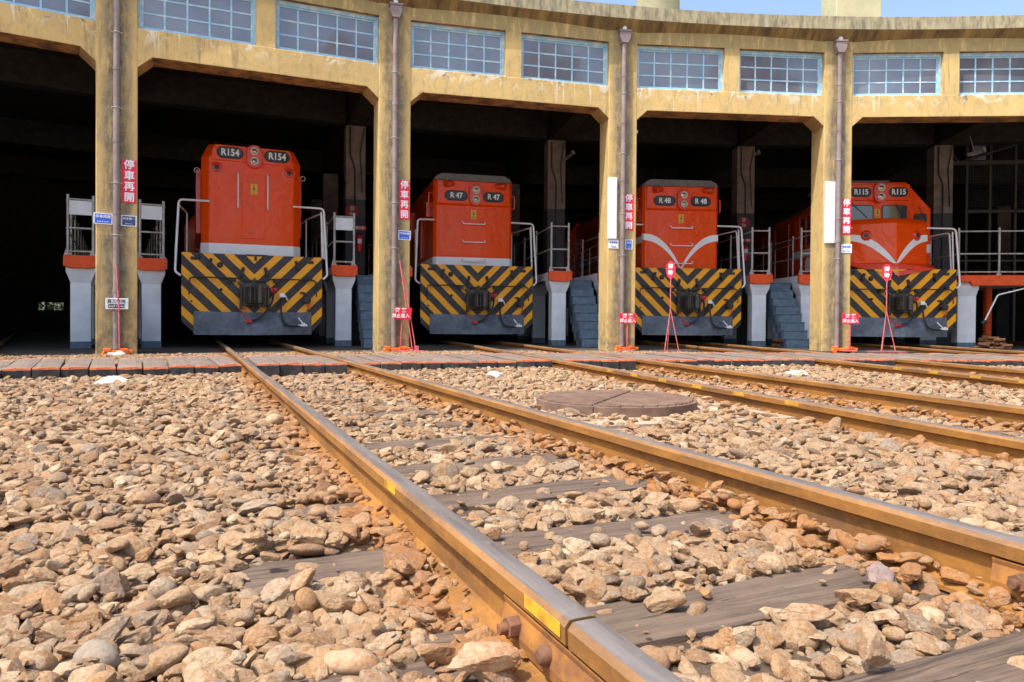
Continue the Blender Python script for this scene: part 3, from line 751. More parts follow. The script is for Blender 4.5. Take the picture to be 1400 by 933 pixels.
gi=ng.nodes.new('NodeGroupInput'); go=ng.nodes.new('NodeGroupOutput'); mp=ng.nodes.new('GeometryNodeMeshToPoints'); ip=ng.nodes.new('GeometryNodeInstanceOnPoints'); ci=ng.nodes.new('GeometryNodeCollectionInfo')
ci.inputs['Collection'].default_value=RC_; ci.inputs['Separate Children'].default_value=True; ci.inputs['Reset Children'].default_value=True
def na(nm,ty):
    x=ng.nodes.new('GeometryNodeInputNamedAttribute'); x.data_type=ty; x.inputs['Name'].default_value=nm; return x.outputs['Attribute']
lk=ng.links.new
lk(gi.outputs[0],mp.inputs[0]); lk(mp.outputs[0],ip.inputs['Points']); lk(ci.outputs[0],ip.inputs['Instance']); ip.inputs['Pick Instance'].default_value=True
lk(na('idx','INT'),ip.inputs['Instance Index']); lk(na('rot','FLOAT_VECTOR'),ip.inputs['Rotation']); lk(na('scl','FLOAT_VECTOR'),ip.inputs['Scale'])
lk(ip.outputs[0],go.inputs[0])
md=bo.modifiers.new('scatter','NODES'); md.node_group=ng

# individual stones one can pick out
def stone(label,x,y,z,sx,sy,sz,rotz,mat,seed,kind='r',tilt=0,group=None):
    me=make_rock(seed,kind); me.materials.clear(); me.materials.append(mat)
    for v in me.vertices: v.co=Vector((v.co.x*sx,v.co.y*sy,v.co.z*sz))
    o=bpy.data.objects.new('stone',me); COL.objects.link(o); o.location=(x,y,z); o.rotation_euler=(tilt,0,rotz); return tag(o,label,'stone',group)
def smat(nm,c,c2):
    t=NT(nm); v=t.coord('Object',(22,22,22)); n1=t.noise(v,1.3,5,.65,.4); n2=t.noise(v,4.5,7,.75)
    q=t.mix(t.ramp(n1,.45,.6),c,c2); q=t.mix(t.ramp(n2,.5,.68,0,.5),q,tuple(min(1,x*1.5) for x in c)); q=t.mix(t.ramp(n2,.46,.32,0,.6),q,tuple(x*.4 for x in c2))
    t.color(q); t.rough(.85); t.bump(n2,.6,.004); return t.mat
SB=smat('brown_pebble',(.30,.18,.10),(.22,.12,.07)); SG=smat('grey_pebble',(.25,.20,.15),(.32,.24,.17)); ST=smat('tan_pebble',(.40,.27,.16),(.32,.17,.08)); SP=smat('purple_brown_pebble',(.20,.14,.125),(.28,.20,.165))
stone('largest white painted stone, at the foot of the timber crossing left of the R154 track',-8.75,20.6,-.095,.092,.12,.125,.1,M_WSTONE,921,'a')
stone('small white painted stone by the timber crossing, between the R154 and R47 tracks',-5.30,21.15,-.09,.075,.09,.10,.3,M_WSTONE,922,'a')
stone('flat white slab of stone by the timber crossing, left of the R115 track',-1.86,21.75,-.10,.14,.12,.08,.1,M_WSTONE,903,'a')
stone('round tan stone standing proud left of the R154 left rail',-6.76,17.95,-.075,.052,.06,.075,.5,ST,904)
stone('round dark brown pebble near the left rail in the middle foreground',-6.215,16.12,-.115,.032,.036,.045,.9,SB,905)
stone('big smooth grey brown pebble in the lower left corner',-6.43,15.12,-.11,.040,.045,.065,-.5,SG,906)
stone('oval banded pebble lying in the left foreground gravel',-6.79,16.25,-.10,.050,.045,.06,.2,SB,907)
stone('purple grey angular stone resting on the sleeper at lower right',-4.79,15.44,-.115,.036,.040,.062,.8,SP,908,'a',.5)
stone('orange tan chipped stone resting on the front sleeper edge, lower right',-5.065,15.26,-.12,.045,.032,.040,.1,ST,909,'a')
stone('long smooth tan stone in the bottom foreground left of the rail joint',-5.99,15.13,-.135,.055,.042,.045,-.2,ST,910)
stone('long angular tan stone leaning at the rail joint',-5.76,15.05,-.095,.062,.040,.050,.15,ST,911,'a')
stone('upright pointed tan stone in the gravel at the bottom right',-5.045,15.05,-.10,.032,.035,.062,.2,ST,912,'a')
# ================================================================== LOCOMOTIVES
def loco(k,v0,du,num,kind,label,nbc,stripeV):
    T=bay_m(k)@Matrix.Translation((du,v0,0))
    L=thing('locomotive',label,'locomotive',T,'orange diesel locomotives in the roundhouse')
    B=lambda mb,name,mat,parent=L,bev=0: mb.build(name,mat,parent,bev)
    # pilot plate and plough
    mb=MB(); mb.prism([(-1.07,.2),(1.07,.2),(1.29,.42),(1.29,1.715),(-1.29,1.715),(-1.29,.42)],0,.04); pil=B(mb,'pilot_plate',M_STRIPE,L,.004)
    mb=MB()
    for s in (-1,1):
        a,b=(0,s*1.08)
        mb.add([(a,-.42,.17),(b,-.03,.17),(b,-.012,.615),(a,-.16,.60),(a,-.39,.17),(b,-.005,.17),(b,.0,.615),(a,-.13,.60)],[(0,1,2,3),(4,7,6,5),(0,4,5,1),(1,5,6,2),(2,6,7,3),(3,7,4,0)] if s>0 else [(3,2,1,0),(5,6,7,4),(1,5,4,0),(2,6,5,1),(3,7,6,2),(0,4,7,3)])
    B(mb,'snow_plough',M_PLOW)
    # coupler
    mb=MB(); mb.box(-.235,.235,-.10,.0,.72,1.16); mb.box(-.27,-.225,-.16,.0,.66,1.12); mb.box(.225,.27,-.16,.0,.66,1.12); cp=B(mb,'coupler',M_OILY,L,.012)
    mb=MB(); mb.prismz([(-.12,-.12),(.12,-.12),(.16,-.34),(.10,-.50),(.02,-.47),(-.01,-.40),(-.05,-.42),(-.10,-.52),(-.17,-.46),(-.17,-.30)],.76,1.08); B(mb,'knuckle',M_OILY,cp,.02)
    mb=MB(); mb.cyl((.07,-.42,.70),(.07,-.42,1.13),.035,10); mb.tube(rbend([(-.02,-.30,1.08),(-.02,-.30,1.17),(.1,-.2,1.2)],.03),.016,8); B(mb,'coupler_pin',M_OILY,cp)
    mb=MB(); mb.cyl((-.26,-.09,1.215),(.26,-.09,1.215),.014,8); mb.box(-.02,.02,-.12,-.02,1.18,1.26); mb.box(-.3,-.2,-.1,-.02,1.13,1.19); B(mb,'lift_bracket',M_OILY,cp,.004)
    # uncoupling rod
    mb=MB(); 
    for s in (-1,1):
        mb.tube(rbend([(s*.16,-.1,1.16),(s*.30,-.1,1.25),(s*1.04,-.1,1.255),(s*1.15,-.1,1.23),(s*1.16,-.13,.92)],.04),.013,8)
        mb.box(s*1.02,s*1.08,-.11,.0,1.24,1.31); mb.box(s*.34,s*.46,-.09,.0,1.18,1.26); mb.cyl((s*.40,-.12,1.22),(s*.40,0,1.22),.04,10)
    B(mb,'uncoupling_rod',M_BLACK)
    # lift hooks / hose brackets
    for x,z,q in ((-.80,1.52,.25),(.80,1.53,-.25),(-.22,1.37,.2),(.22,1.38,-.25)):
        Tm=Matrix.Translation((x,-.03,z))@Matrix.Rotation(q,4,'Y')
        mb=MB(); mb.box(-.028,.028,-.03,.02,-.09,.10,Tm); mb.box(-.018,.018,-.055,-.02,-.08,-.02,Tm); mb.box(-.02,.02,-.05,-.02,.04,.075,Tm); B(mb,'hose_bracket',M_BLACK,L,.006)
    for x,y,z,r in ((-.62,-.02,1.5,.055),(-1.0,-.02,1.63,.04),(-.60,-.02,1.03,.03),(.95,-.015,.98,.03),(-1.12,-.01,.8,.02)): mb=MB(); mb.lathe([(r,.03),(r,-.0),(r*.6,-.03)],(x,y,z),'y',14); B(mb,'plug_socket',M_BLACK)
    for x in (-1.08,1.06): mb=MB(); mb.box(x-.05,x+.06,-.02,.0,1.58,1.64); B(mb,'step_plate',M_BLACK)
    # hoses
    def hose(pts,c,mat,hx,hz):
        mb=MB(); mb.tube(pts,.020,10); h=B(mb,'brake_hose',M_RUBBER)
        g=MB(); g.box(hx-.03,hx+.10,-.31,-.27,hz-.025,hz+.02); g.box(hx-.075,hx-.03,-.305,-.28,hz-.008,hz+.008); g.box(hx+.02,hx+.06,-.32,-.26,hz+.01,hz+.045); g.build('hose_coupling',mat,h,.008)
        return h
    def bez(p0,p1,p2,p3,n=16):
        p0,p1,p2,p3=map(Vector,(p0,p1,p2,p3)); return [p0*(1-t)**3+p1*3*t*(1-t)**2+p2*3*t*t*(1-t)+p3*t**3 for t in [i/n for i in range(n+1)]]
    hose(bez((.34,-.06,1.02),(.36,-.35,.80),(.15,-.33,.48),(-.06,-.30,.44)),0,M_RED,-.15,.43)
    hose(bez((.52,-.05,.95),(.38,-.35,.35),(.6,-.25,.28),(.88,-.28,.36)),0,M_WHITE,.86,.36)
    mb=MB(); mb.box(.29,.40,-.09,.0,1.0,1.07); mb.box(.33,.42,-.12,-.06,1.03,1.08); mb.cyl((.34,-.12,.96),(.34,-.02,1.04),.03,8); B(mb,'red_cock',M_RED,L,.012)
    mb=MB(); mb.box(.46,.56,-.09,.0,.90,.98); mb.cyl((.56,-.1,.94),(.62,-.06,.84),.016,8); mb.cyl((.76,-.03,.59),(.90,-.2,.38),.014,8); B(mb,'white_cock',M_WHITE,L,.010)
    mb=MB(); mb.tube([(-.28,-.06,.66),(-.2,-.2,.55),(-.12,-.28,.46)],.009,6); B(mb,'hose_chain',M_RED)
    mb=MB(); mb.cyl((.98,-.14,.85),(.98,0,.85),.075,14); mb.cyl((.98,-.16,.85),(.98,-.13,.85),.05,12); mb.tube([(.98,-.05,.9),(.93,-.04,1.0),(.86,-.02,1.0)],.02,8); B(mb,'air_horn_valve',M_BLACK,L,.004)
    mb=MB(); mb.tube([(1.02,-.12,.8),(1.0,-.16,.70),(.97,-.14,.62)],.013,6); B(mb,'red_cable_end',M_RED)
    # frame / deck
    mb=MB(); mb.box(-1.29,1.29,.045,14.0,1.52,1.70); dk=B(mb,'deck',M_BLACK)
    mb=MB(); mb.box(-1.02,1.02,.6,13.6,.95,1.5); mb.box(-1.2,1.2,5.6,8.4,.45,1.5); B(mb,'fuel_tank',M_BLACK)
    for y in (1.2,9.3):
        mb=MB(); mb.box(-1.03,-.93,y,y+3.4,.45,.85); mb.box(.93,1.03,y,y+3.4,.45,.85); mb.box(-.95,.95,y+.9,y+2.4,.5,.95); bg_=B(mb,'bogie',M_BLACK)
        for j in range(3):
            for s in (-1,1):
                w=MB(); w.lathe([(.0,-.06),(.45,-.06),(.46,.04),(.49,.05),(.49,.07),(0,.07)] if 0 else [(.06,-.07),(.43,-.07),(.46,-.05),(.46,.04),(.49,.05),(.06,.06)],(s*.566,y+.5+j*1.2,.46),'x',28); B(w,'wheel',M_OILY,bg_)
    # handrails at the corners
    hz=2.78 if kind!='cab' else 2.72
    hx={'chamfer':.80,'flat':.92,'cab':.86}[kind]; hy={'chamfer':.56,'flat':.56,'cab':.5}[kind]
    for s in (-1,1):
        mb=MB(); mb.tube(rbend([(s*hx,hy,hz),(s*1.34,.16,hz-.06),(s*1.40,.06,1.35),(s*1.30,.02,1.28)],.09),.021,10)
        if s>0 or kind=='chamfer': mb.tube(rbend([(s*1.40,.45,1.72),(s*1.35,.45,hz-.12),(s*1.20,1.6,hz-.12)],.08),.018,8)
        if s>0: mb.tube(rbend([(s*1.33,.22,1.72),(s*1.30,.22,hz-.12)],.08),.016,8)
        B(mb,'corner_handrail',M_WHITE)
    for s in (-1,1):
        mb=MB()
        for j in range(7): mb.cyl((s*1.2,1.6+j*1.25,1.7),(s*1.2,1.6+j*1.25,2.66),.016,6)
        mb.cyl((s*1.2,1.6,2.66),(s*1.2,9.3,2.66),.016,8); B(mb,'side_handrail',M_WHITE)
    def sticker(x,y,z):
        mb=MB(); mb.box(x-.062,x+.062,y-.004,y,z-.105,z+.105); st=B(mb,'warning_sticker',M_YEL)
        m2=MB(); m2.prism([(x+.0,z+.055),(x+.018,z+.06),(x+.0,z+.012),(x+.03,z+.012),(x-.02,z-.05),(x-.0,z-.004),(x-.028,z-.002)],y-.006,y-.004)
        m2.box(x-.035,x+.035,y-.006,y-.004,z-.075,z-.068); m2.box(x-.025,x+.025,y-.006,y-.004,z-.09,z-.084); m2.box(x-.01,x+.012,y-.006,y-.004,z+.07,z+.088); m2.build('bolt_mark',M_TEXTK,st)
    def board(x,y,z,w=.50,h=.215,size=.16):
        def pill(w_,h_):
            r=h_/2*.98; pts=[(x+w_/2-r+r*math.cos(rad(a)),z+r*math.sin(rad(a))) for a in range(-90,91,15)]+[(x-w_/2+r+r*math.cos(rad(a)),z+r*math.sin(rad(a))) for a in range(90,271,15)]
            return pts
        mb=MB(); mb.prism(pill(w+.035,h+.035),y-.012,y+.0); nb=B(mb,'number_board',M_BLACK,L,.003)
        m2=MB(); m2.prism(pill(w-.03,h-.03),y-.016,y-.011); m2.build('board_glass',M_BOARD,nb)
        text(num,size*1.12,M_TEXTG,nb,(x,y-.018,z),bold=.03,spacing=1.03,sx=.86)
    def headlights(x,y,z1,z2,r=.083):
        mb=MB(); pts=[(x+ (r+.07)*math.cos(rad(a)),z1+(r+.05)*math.sin(rad(a))) for a in range(0,181,20)]+[(x+(r+.07)*math.cos(rad(a)),z2+(r+.06)*math.sin(rad(a))) for a in range(180,361,20)]
        mb.prism(pts,y-.07,y+.01); hb=B(mb,'headlight_housing',M_ORDK,L,.008)
        for z in (z1,z2):
            mb=MB(); mb.lathe([(r,.0),(r,-.025),(r-.014,-.03),(r-.018,-.005)],(x,y-.07,z),'y',20); h=B(mb,'headlight',M_WHITE,hb) if 0 else mb.build('headlight',M_WHITE,hb)
            # glass goes in the same thing, one level up keeps three levels
            mb=MB(); mb.lathe([(r-.016,-.004),(r*.5,-.018),(.001,-.022)],(x,y-.070,z),'y',20); mb.build('headlight_glass',M_LAMP,hb)
    def port(x,y,z,r=.07,hood=False):
        mb=MB(); mb.lathe([(r+.075,.0),(r+.075,-.012),(r+.03,-.02),(r+.02,-.05),(r-.005,-.055),(r-.008,-.02)],(x,y,z),'y',22); p=B(mb,'marker_light',M_ORDK)
        mb=MB(); mb.lathe([(r-.006,-.03),(.001,-.04)],(x,y,z),'y',18); mb.build('marker_glass',M_OILY,p)
    def grab_v(x,y,z0,z1):
        mb=MB(); mb.tube(rbend([(x,y,z0),(x,y-.05,z0+.01),(x,y-.05,z1-.01),(x,y,z1)],.03),.014,8); g=B(mb,'grab_rail',M_WHITE)
        mb=MB(); 
        for z in (z0,z1): mb.lathe([(.035,0),(.03,-.015),(.0,-.016)],(x,y,z),'y',12)
        mb.build('grab_foot',M_ORDK,g)
    def grab_h(x0,x1,y,z):
        mb=MB(); mb.tube(rbend([(x0,y,z+.06),(x0,y-.07,z+.045),(x0+.02,y-.08,z),(x1-.02,y-.08,z),(x1,y-.07,z+.045),(x1,y,z+.06)],.03),.014,8); B(mb,'grab_rail',M_WHITE)
    if kind=='chamfer':
        hy=.55; w=.945; zt=3.92; zb=1.70
        # hood with chamfered vertical corners and roof shoulders
        cs=[(-.80,0),(.80,0),(w,.13),(w,9.0),(-w,9.0),(-w,.13)]
        mb=MB(); fz=[(x,hy+y) for x,y in cs]; vs=[(x,y,zb) for x,y in fz]+[(x,y,3.66) for x,y in fz]+[(x*.86,y+(.02 if y<hy+1 else 0),zt) for x,y in fz]
        n=6; fs=[tuple(range(n-1,-1,-1)),tuple(range(2*n,3*n))]+[(i,(i+1)%n,(i+1)%n+n,i+n) for i in range(n)]+[(i+n,(i+1)%n+n,(i+1)%n+2*n,i+2*n) for i in range(n)]
        mb.add(vs,fs); B(mb,'hood',M_ORANGE,L,.018)
        mb=MB(); mb.prismz([(x*1.006,hy-.008+y*1.0) for x,y in cs[:3]]+[(w*1.006,hy+9),(-w*1.006,hy+9),(-w*1.006,hy+.13)],zb+.01,1.965); B(mb,'white_band',M_WHITE,L,.006)
        # brow with number boards
        y=hy-.03
        mb=MB(); mb.prism([(-.76,3.60),(.76,3.58),(.76,3.80),(.70,3.905),(-.70,3.905),(-.76,3.80)],y,hy+.05); B(mb,'number_board_brow',M_ORANGE,L,.012)
        board(-.42,y,3.755,.46,.20,.165); board(.47,y,3.755,.46,.20,.165); headlights(.03,y,3.815,3.62,.075)
        port(-.67,hy,3.44,.055); port(.70,hy,3.44,.055)
        mb=MB(); mb.box(-.20,.24,hy-.018,hy+.01,2.08,3.36); dr=B(mb,'door',M_ORANGE,L,.006)
        mb=MB(); mb.box(-.10,.02,hy-.035,hy-.015,3.22,3.28); mb.box(-.08,.03,hy-.03,hy-.015,2.18,2.23); mb.build('door_latch',M_ORDK,dr,.006)
        grab_v(-.27,hy,2.68,3.38); grab_v(.29,hy,2.68,3.38); sticker(.03,hy-.018,3.07)
        mb=MB(); 
        for s in (-1,1): mb.box(s*w,s*(w+.09),hy+.6,hy+3.4,2.2,3.5); 
        for s in (-1,1): 
            for j in range(9): mb.box(s*w,s*(w+.05),hy+3.6,hy+8.6,2.1+j*.15,2.16+j*.15)
        B(mb,'side_louvre',M_ORDK,L,.01)
        for s in (-1,1):
            mb=MB(); vs=[(s*1.02+.05*math.cos(t),hy+.3,3.42+.05*math.sin(t)) for t in [i*math.pi/8 for i in range(17)]]; mb.tube(vs,.010,6); mb.cyl((s*.93,hy+.3,3.42),(s*.97,hy+.3,3.42),.008,6); B(mb,'lifting_eye',M_STEEL)
        mb=MB(); mb.prism([(-1.3,1.7),(1.3,1.7),(1.3,3.3),(.75,3.95),(-.75,3.95),(-1.3,3.3)],hy+9.0,hy+11.4); B(mb,'cab',M_ORANGE,L,.02)
        mb=MB(); mb.box(-.9,.9,hy+11.4,hy+13.2,1.7,3.7); B(mb,'short_hood',M_ORANGE,L,.02)
        mb=MB(); mb.box(-.16,.24,-.012,.03,1.690,1.722); mb.box(.0,.045,-.02,.0,1.60,1.70); B(mb,'coupler_latch_plate',M_BLACK)
    elif kind=='flat':
        hy=.52; w=.93; zt=3.80; zb=1.70
        mb=MB(); mb.prismz([(-w+.07,hy),(w-.07,hy),(w,hy+.07),(w,hy+8.6),(-w,hy+8.6),(-w,hy+.07)],zb,3.70); B(mb,'hood',M_ORANGE,L,.012)
        mb=MB(); 
        mb.prism([(-w,3.70),(w,3.70),(w-.07,3.80),(w-.2,3.86),(-w+.2,3.86),(-w+.07,3.80)],hy+.01,hy+8.6); B(mb,'hood_roof',M_ROOFG,L,.012)
        if not stripeV:
            mb=MB(); mb.prismz([(-w+.066,hy-.006),(w-.066,hy-.006),(w+.006,hy+.067),(w+.006,hy+8.6),(-w-.006,hy+8.6),(-w-.006,hy+.067)],zb+.01,1.93); B(mb,'white_band',M_WHITE,L,.004)
        # overhanging upper face and recessed panel line
        mb=MB(); mb.add([(-.85,hy-.055,3.16),(.85,hy-.055,3.16),(.85,hy-.05,3.68),(-.85,hy-.05,3.68),(-.85,hy+.02,3.10),(.85,hy+.02,3.10),(.85,hy+.02,3.69),(-.85,hy+.02,3.69)],[(0,1,2,3),(7,6,5,4),(0,4,5,1),(1,5,6,2),(2,6,7,3),(3,7,4,0)]); B(mb,'number_board_brow',M_ORANGE,L,.012)
        y=hy-.055
        board(-.42,y,3.34,.50,.205,.155); board(.46,y,3.34,.46,.205,.155); headlights(.03,y,3.475,3.265,.08)
        for s,x in ((-1,-.62),(1,.66)):
            mb=MB(); mb.tube([(x-s*.14,y-.0,3.60),(x,y-.05,3.60),(x+s*.06,y-.085,3.60)],[.05,.085,.075],14); p=B(mb,'marker_light',M_ORDK)
            mb=MB(); mb.lathe([(.042,-.0),(.001,-.005)],(x+s*.03,y-.115,3.605),'y',14); mb.build('marker_glass',M_OILY,p)
        mb=MB(); mb.box(-.80,.80,hy-.012,hy+.01,1.96,3.06); B(mb,'end_panel',M_ORANGE,L,.006)
        for j,z in enumerate((2.70,2.28,1.84 if not stripeV else 1.86)): grab_h(-.27,.27,hy-.01,z)
        sticker(0,hy-.012,2.93)
        if stripeV:
            def band(c0,c1,th,n=14):   # swoosh from side down to the middle
                pass
            mb=MB(); n=16
            for s in (-1,1):
                up=[];lo=[]
                for i in range(n+1):
                    t=i/n; x=s*(w-.02)*(1-t)+s*.0*t
                    z=2.56-.80*(t**2.3); hgt=.15*(1-t**3)+.0
                    up.append((x,z)); lo.append((x,max(z-hgt-.06*t,1.735)))
                for i in range(n):
                    q=[up[i],up[i+1],lo[i+1],lo[i]]
                    yy=hy-.0165
                    mb.add([(a,yy,b) for a,b in q],[(0,1,2,3)] if s<0 else [(3,2,1,0)])
            B(mb,'white_stripe',M_WHITE)
            mb=MB()
            for s in (-1,1):
                mb.add([(s*(w-.02),hy-.006,2.56),(s*(w+.004),hy+.066,2.56),(s*(w+.004),hy+.066,2.41),(s*(w-.02),hy-.006,2.41)],[(0,1,2,3)])
                mb.box(s*(w+.001),s*(w+.004),hy+.066,hy+1.2,2.36,2.51); mb.box(s*(w+.001),s*(w+.004),hy+1.2,hy+8.5,2.30,2.45)
            B(mb,'side_stripe',M_WHITE)
        for s in (-1,1):
            mb=MB(); mb.box(s*w,s*(w+.10),hy+.5,hy+1.5,2.9,3.25); mb.box(s*w,s*(w+.05),hy+1.8,hy+3.2,2.0,3.3); mb.box(s*w,s*(w+.12),hy+3.4,hy+4.4,2.7,3.4)
            for j in range(8): mb.box(s*w,s*(w+.03),hy+4.6,hy+8.3,2.05+j*.17,2.12+j*.17)
            B(mb,'side_louvre',M_ORDK,L,.01)
            mb=MB(); mb.tube(rbend([(s*w,hy+.16,3.42),(s*(w+.09),hy+.16,3.42),(s*(w+.09),hy+.16,3.12),(s*w,hy+.16,3.12)],.03),.016,8); B(mb,'lifting_eye',M_ORDK)
        mb=MB(); mb.prism([(-1.3,1.7),(1.3,1.7),(1.3,3.3),(.9,3.92),(-.9,3.92),(-1.3,3.3)],hy+8.6,hy+10.8); B(mb,'cab',M_ORANGE,L,.02)
        mb=MB(); mb.box(-.9,.9,hy+10.8,hy+13.2,1.7,3.6); B(mb,'short_hood',M_ORANGE,L,.02)
    else:
        cy=1.15; W=1.27
        mb=MB(); mb.prism([(-W,1.7),(W,1.7),(W,3.26),(.68,3.92),(-.68,3.92),(-W,3.26)],cy,cy+2.3); cab=B(mb,'cab',M_ORANGE,L,.02)
        mb=MB(); mb.box(-.95,.35,cy+.15,cy+2.2,3.925,3.99); B(mb,'roof_box',M_ROOFG,L,.01)
        # nose, pointed in plan
        P0=[(-.88,.52),(.0,.13),(.88,.52),(.98,cy+.02),(-.98,cy+.02)]
        vs=[(x,y,1.86) for x,y in P0]+[(x,y,2.80) for x,y in P0]+[(x*.97,y+.10,2.93) for x,y in P0]
        n=5; mb=MB(); mb.add(vs,[tuple(range(n-1,-1,-1)),tuple(range(2*n,3*n))]+[(i,(i+1)%n,(i+1)%n+n,i+n) for i in range(n)]+[(i+n,(i+1)%n+n,(i+1)%n+2*n,i+2*n) for i in range(n)]); B(mb,'nose',M_ORANGE,L,.03)
        # skirt under the nose sloping to a point
        mb=MB(); mb.add([(-.98,.50,1.86),(0,.08,1.86),(.98,.50,1.86),(-.84,-.012,1.725),(0,-.05,1.565),(.84,-.012,1.725),(-.98,1.1,1.86),(.98,1.1,1.86),(-.8,1.1,1.7),(.8,1.1,1.7)],[(0,1,4,3),(1,2,5,4),(0,3,8,6),(2,7,9,5),(3,4,5,9,8),(0,6,7,2,1)]); B(mb,'nose_skirt',M_ORDK)
        # curved white stripes on the nose faces
        mb=MB(); n=16
        for s in (-1,1):
            up=[];lo=[]
            for i in range(n+1):
                t=i/n; x=s*.885*(1-t); z=2.56-.69*(t**2.2); up.append((x,z)); lo.append((x,max(z-.15-.10*t+ .19*t**5,1.865)))
            for i in range(n):
                def P3(a): x,z=a; yy=.13+.39*abs(x)/.88; return (x,yy-.012,z)
                q=[P3(up[i]),P3(up[i+1]),P3(lo[i+1]),P3(lo[i])]
                mb.add(q,[(0,1,2,3)])
            mb.add([(s*.885,.51,2.56),(s*1.0,cy,2.56),(s*1.0,cy,2.41),(s*.885,.51,2.41)],[(0,1,2,3)])
            mb.add([(s*1.0,cy-.006,2.40),(s*W,cy-.006,2.40),(s*W,cy-.006,2.20),(s*1.0,cy-.006,2.20)],[(0,1,2,3)])
            mb.box(s*(W+.001),s*(W+.004),cy,cy+2.3,2.2,2.4)
        B(mb,'white_stripe',M_WHITE)
        for s in (-1,1):
            x=s*.57; yy=.13+.39*abs(x)/.88
            Tq=Matrix.Translation((x,yy,2.53))@Matrix.Rotation(s*math.atan2(.39,.88),4,'Z')
            mb=MB(Tq); mb.lathe([(.125,.0),(.125,-.014),(.09,-.03),(.075,-.05),(.06,-.05),(.055,-.02)],(0,0,0),'y',22); p=B(mb,'marker_light',M_ORDK)
            mb=MB(Tq); mb.lathe([(.06,-.03),(.001,-.035)],(0,0,0),'y',18); mb.build('marker_glass',M_OILY,p)
        def win(x0,x1,z0,z1,y,nm='cab_window'):
            r=.06
            def rr(a,b,c,d,r): 
                o=[]
                for qx,qz,s0 in ((b-r,c+r,-90),(b-r,d-r,0),(a+r,d-r,90),(a+r,c+r,180)): o+=[(qx+r*math.cos(rad(s0+t)),qz+r*math.sin(rad(s0+t))) for t in (0,30,60,90)]
                return o
            mb=MB(); mb.prism(rr(x0,x1,z0,z1,r),y-.012,y+.0); w_=mb.build(nm,M_BLACK,cab)
            mb=MB(); mb.prism(rr(x0+.022,x1-.022,z0+.022,z1-.022,r*.8),y-.016,y-.011); B(mb,'window_glass',M_CABG,L) if 0 else mb.build(nm+'_glass',M_CABG,cab)
        win(.10,.70,2.95,3.36,cy); win(-.70,-.10,2.95,3.36,cy); win(.86,1.17,2.92,3.15,cy); win(-1.17,-.86,2.92,3.15,cy)
        mb=MB(); mb.cyl((.42,cy-.03,3.40),(.62,cy-.03,3.02),.007,6); mb.cyl((-.62,cy-.03,3.40),(-.25,cy-.03,3.05),.007,6); mb.cyl((.98,cy-.03,3.3),(1.14,cy-.03,3.0),.007,6); B(mb,'wiper',M_BLACK)
        mb=MB(); mb.box(-.72,.74,cy-.06,cy+.02,3.47,3.86); B(mb,'number_board_brow',M_ORANGE,L,.012)
        board(-.42,cy-.06,3.665,.46,.20,.165); board(.47,cy-.06,3.665,.42,.20,.165); headlights(.03,cy-.06,3.76,3.55,.085)
        sticker(-.0,cy,3.16)
        # side windows, emblem and number on the cab side
        for s in (-1,1):
            mb=MB()
            for j in range(3): mb.box(s*(W+.001),s*(W+.012),cy+.35+j*.5,cy+.7+j*.5,2.5,3.25)
            w_=mb.build('side_window',M_CABG,cab); mb=MB(); mb.box(s*W,s*(W+.03),cy+.26,cy+.33,2.45,3.3); mb.box(s*W,s*(W+.03),cy+1.72,cy+1.8,2.45,3.3); mb.box(s*W,s*(W+.025),cy+.26,cy+1.8,3.25,3.3)
            for q in (.76,1.26): mb.box(s*W,s*(W+.02),cy+q,cy+q+.05,2.45,3.3)
            mb.build('side_window_frame',M_ORDK,cab)
        ring_=[( -W-.006, cy+1.1+.19*math.cos(t), 1.98+.19*math.sin(t)) for t in [i*math.pi/12 for i in range(25)]]
        mb=MB(); mb.tube(ring_,.012,6); mb.box(-W-.012,-W,cy+1.07,cy+1.13,1.80,2.16); mb.box(-W-.012,-W,cy+.93,cy+1.27,1.95,1.98); mb.box(-W-.012,-W,cy+.99,cy+1.02,1.86,2.1); mb.box(-W-.012,-W,cy+1.18,cy+1.21,1.86,2.1); mb.build('railway_emblem',M_WHITE,cab)
        mb=MB(); mb.box(-.85,.85,cy+2.3,cy+11.5,1.7,3.6); B(mb,'hood',M_ORANGE,L,.02)
        mb=MB(); mb.prism([(-.85,3.6),(.85,3.6),(.6,3.8),(-.6,3.8)],cy+2.3,cy+11.5); B(mb,'hood_roof',M_ROOFG,L,.01)
        for s in (-1,1):
            for j in range(6): mb=MB(); mb.box(s*.85,s*.88,cy+2.6+j*1.4,cy+3.8+j*1.4,1.85,3.4); B(mb,'hood_door',M_ORDK,L,.01)
    return L
loco(0,2.2,0,'R154','chamfer','orange diesel locomotive R154 with chamfered hood, vertical grab rails and striped black and yellow front',None,False)
loco(1,3.0,-.01,'R 47','flat','orange diesel locomotive R47 with plain flat hood, white band and striped front',None,False)
loco(2,2.58,.04,'R 48','flat','orange diesel locomotive R48 with white swooping V stripe on its hood',None,True)
loco(3,2.3,.08,'R115','cab','orange diesel locomotive R115 with front cab windows, pointed nose and white V stripe',None,True)

# ================================================================== SIGNS ON THE PIERS
PN={0:'leftmost pier',1:'second pier from the left',2:'third pier from the left',3:'fourth pier from the left'}
for i,x0,x1,z0,z1 in ((0,.07,.27,2.26,2.93),(1,.085,.275,2.27,2.97),(2,.04,.225,2.24,2.94),(3,.095,.275,2.24,2.95)):
    t=thing('stop_sign','vertical red four character sign beside the drainpipe on the %s'%PN[i],'sign',pier_m(i)@Matrix.Translation(((x0+x1)/2,-.034,(z0+z1)/2)),'vertical red signs on the piers')
    w,h=(x1-x0)/2,(z1-z0)/2
    mb=MB(); mb.box(-w,w,-.006,.0,-h,h); mb.build('sign_board',M_SIGNR,t,.002)
    for j,c in enumerate('停車再開'): text(c,.150,M_TEXTW,t,(0,-.0075,h*.75-j*h*.5),bold=.022)
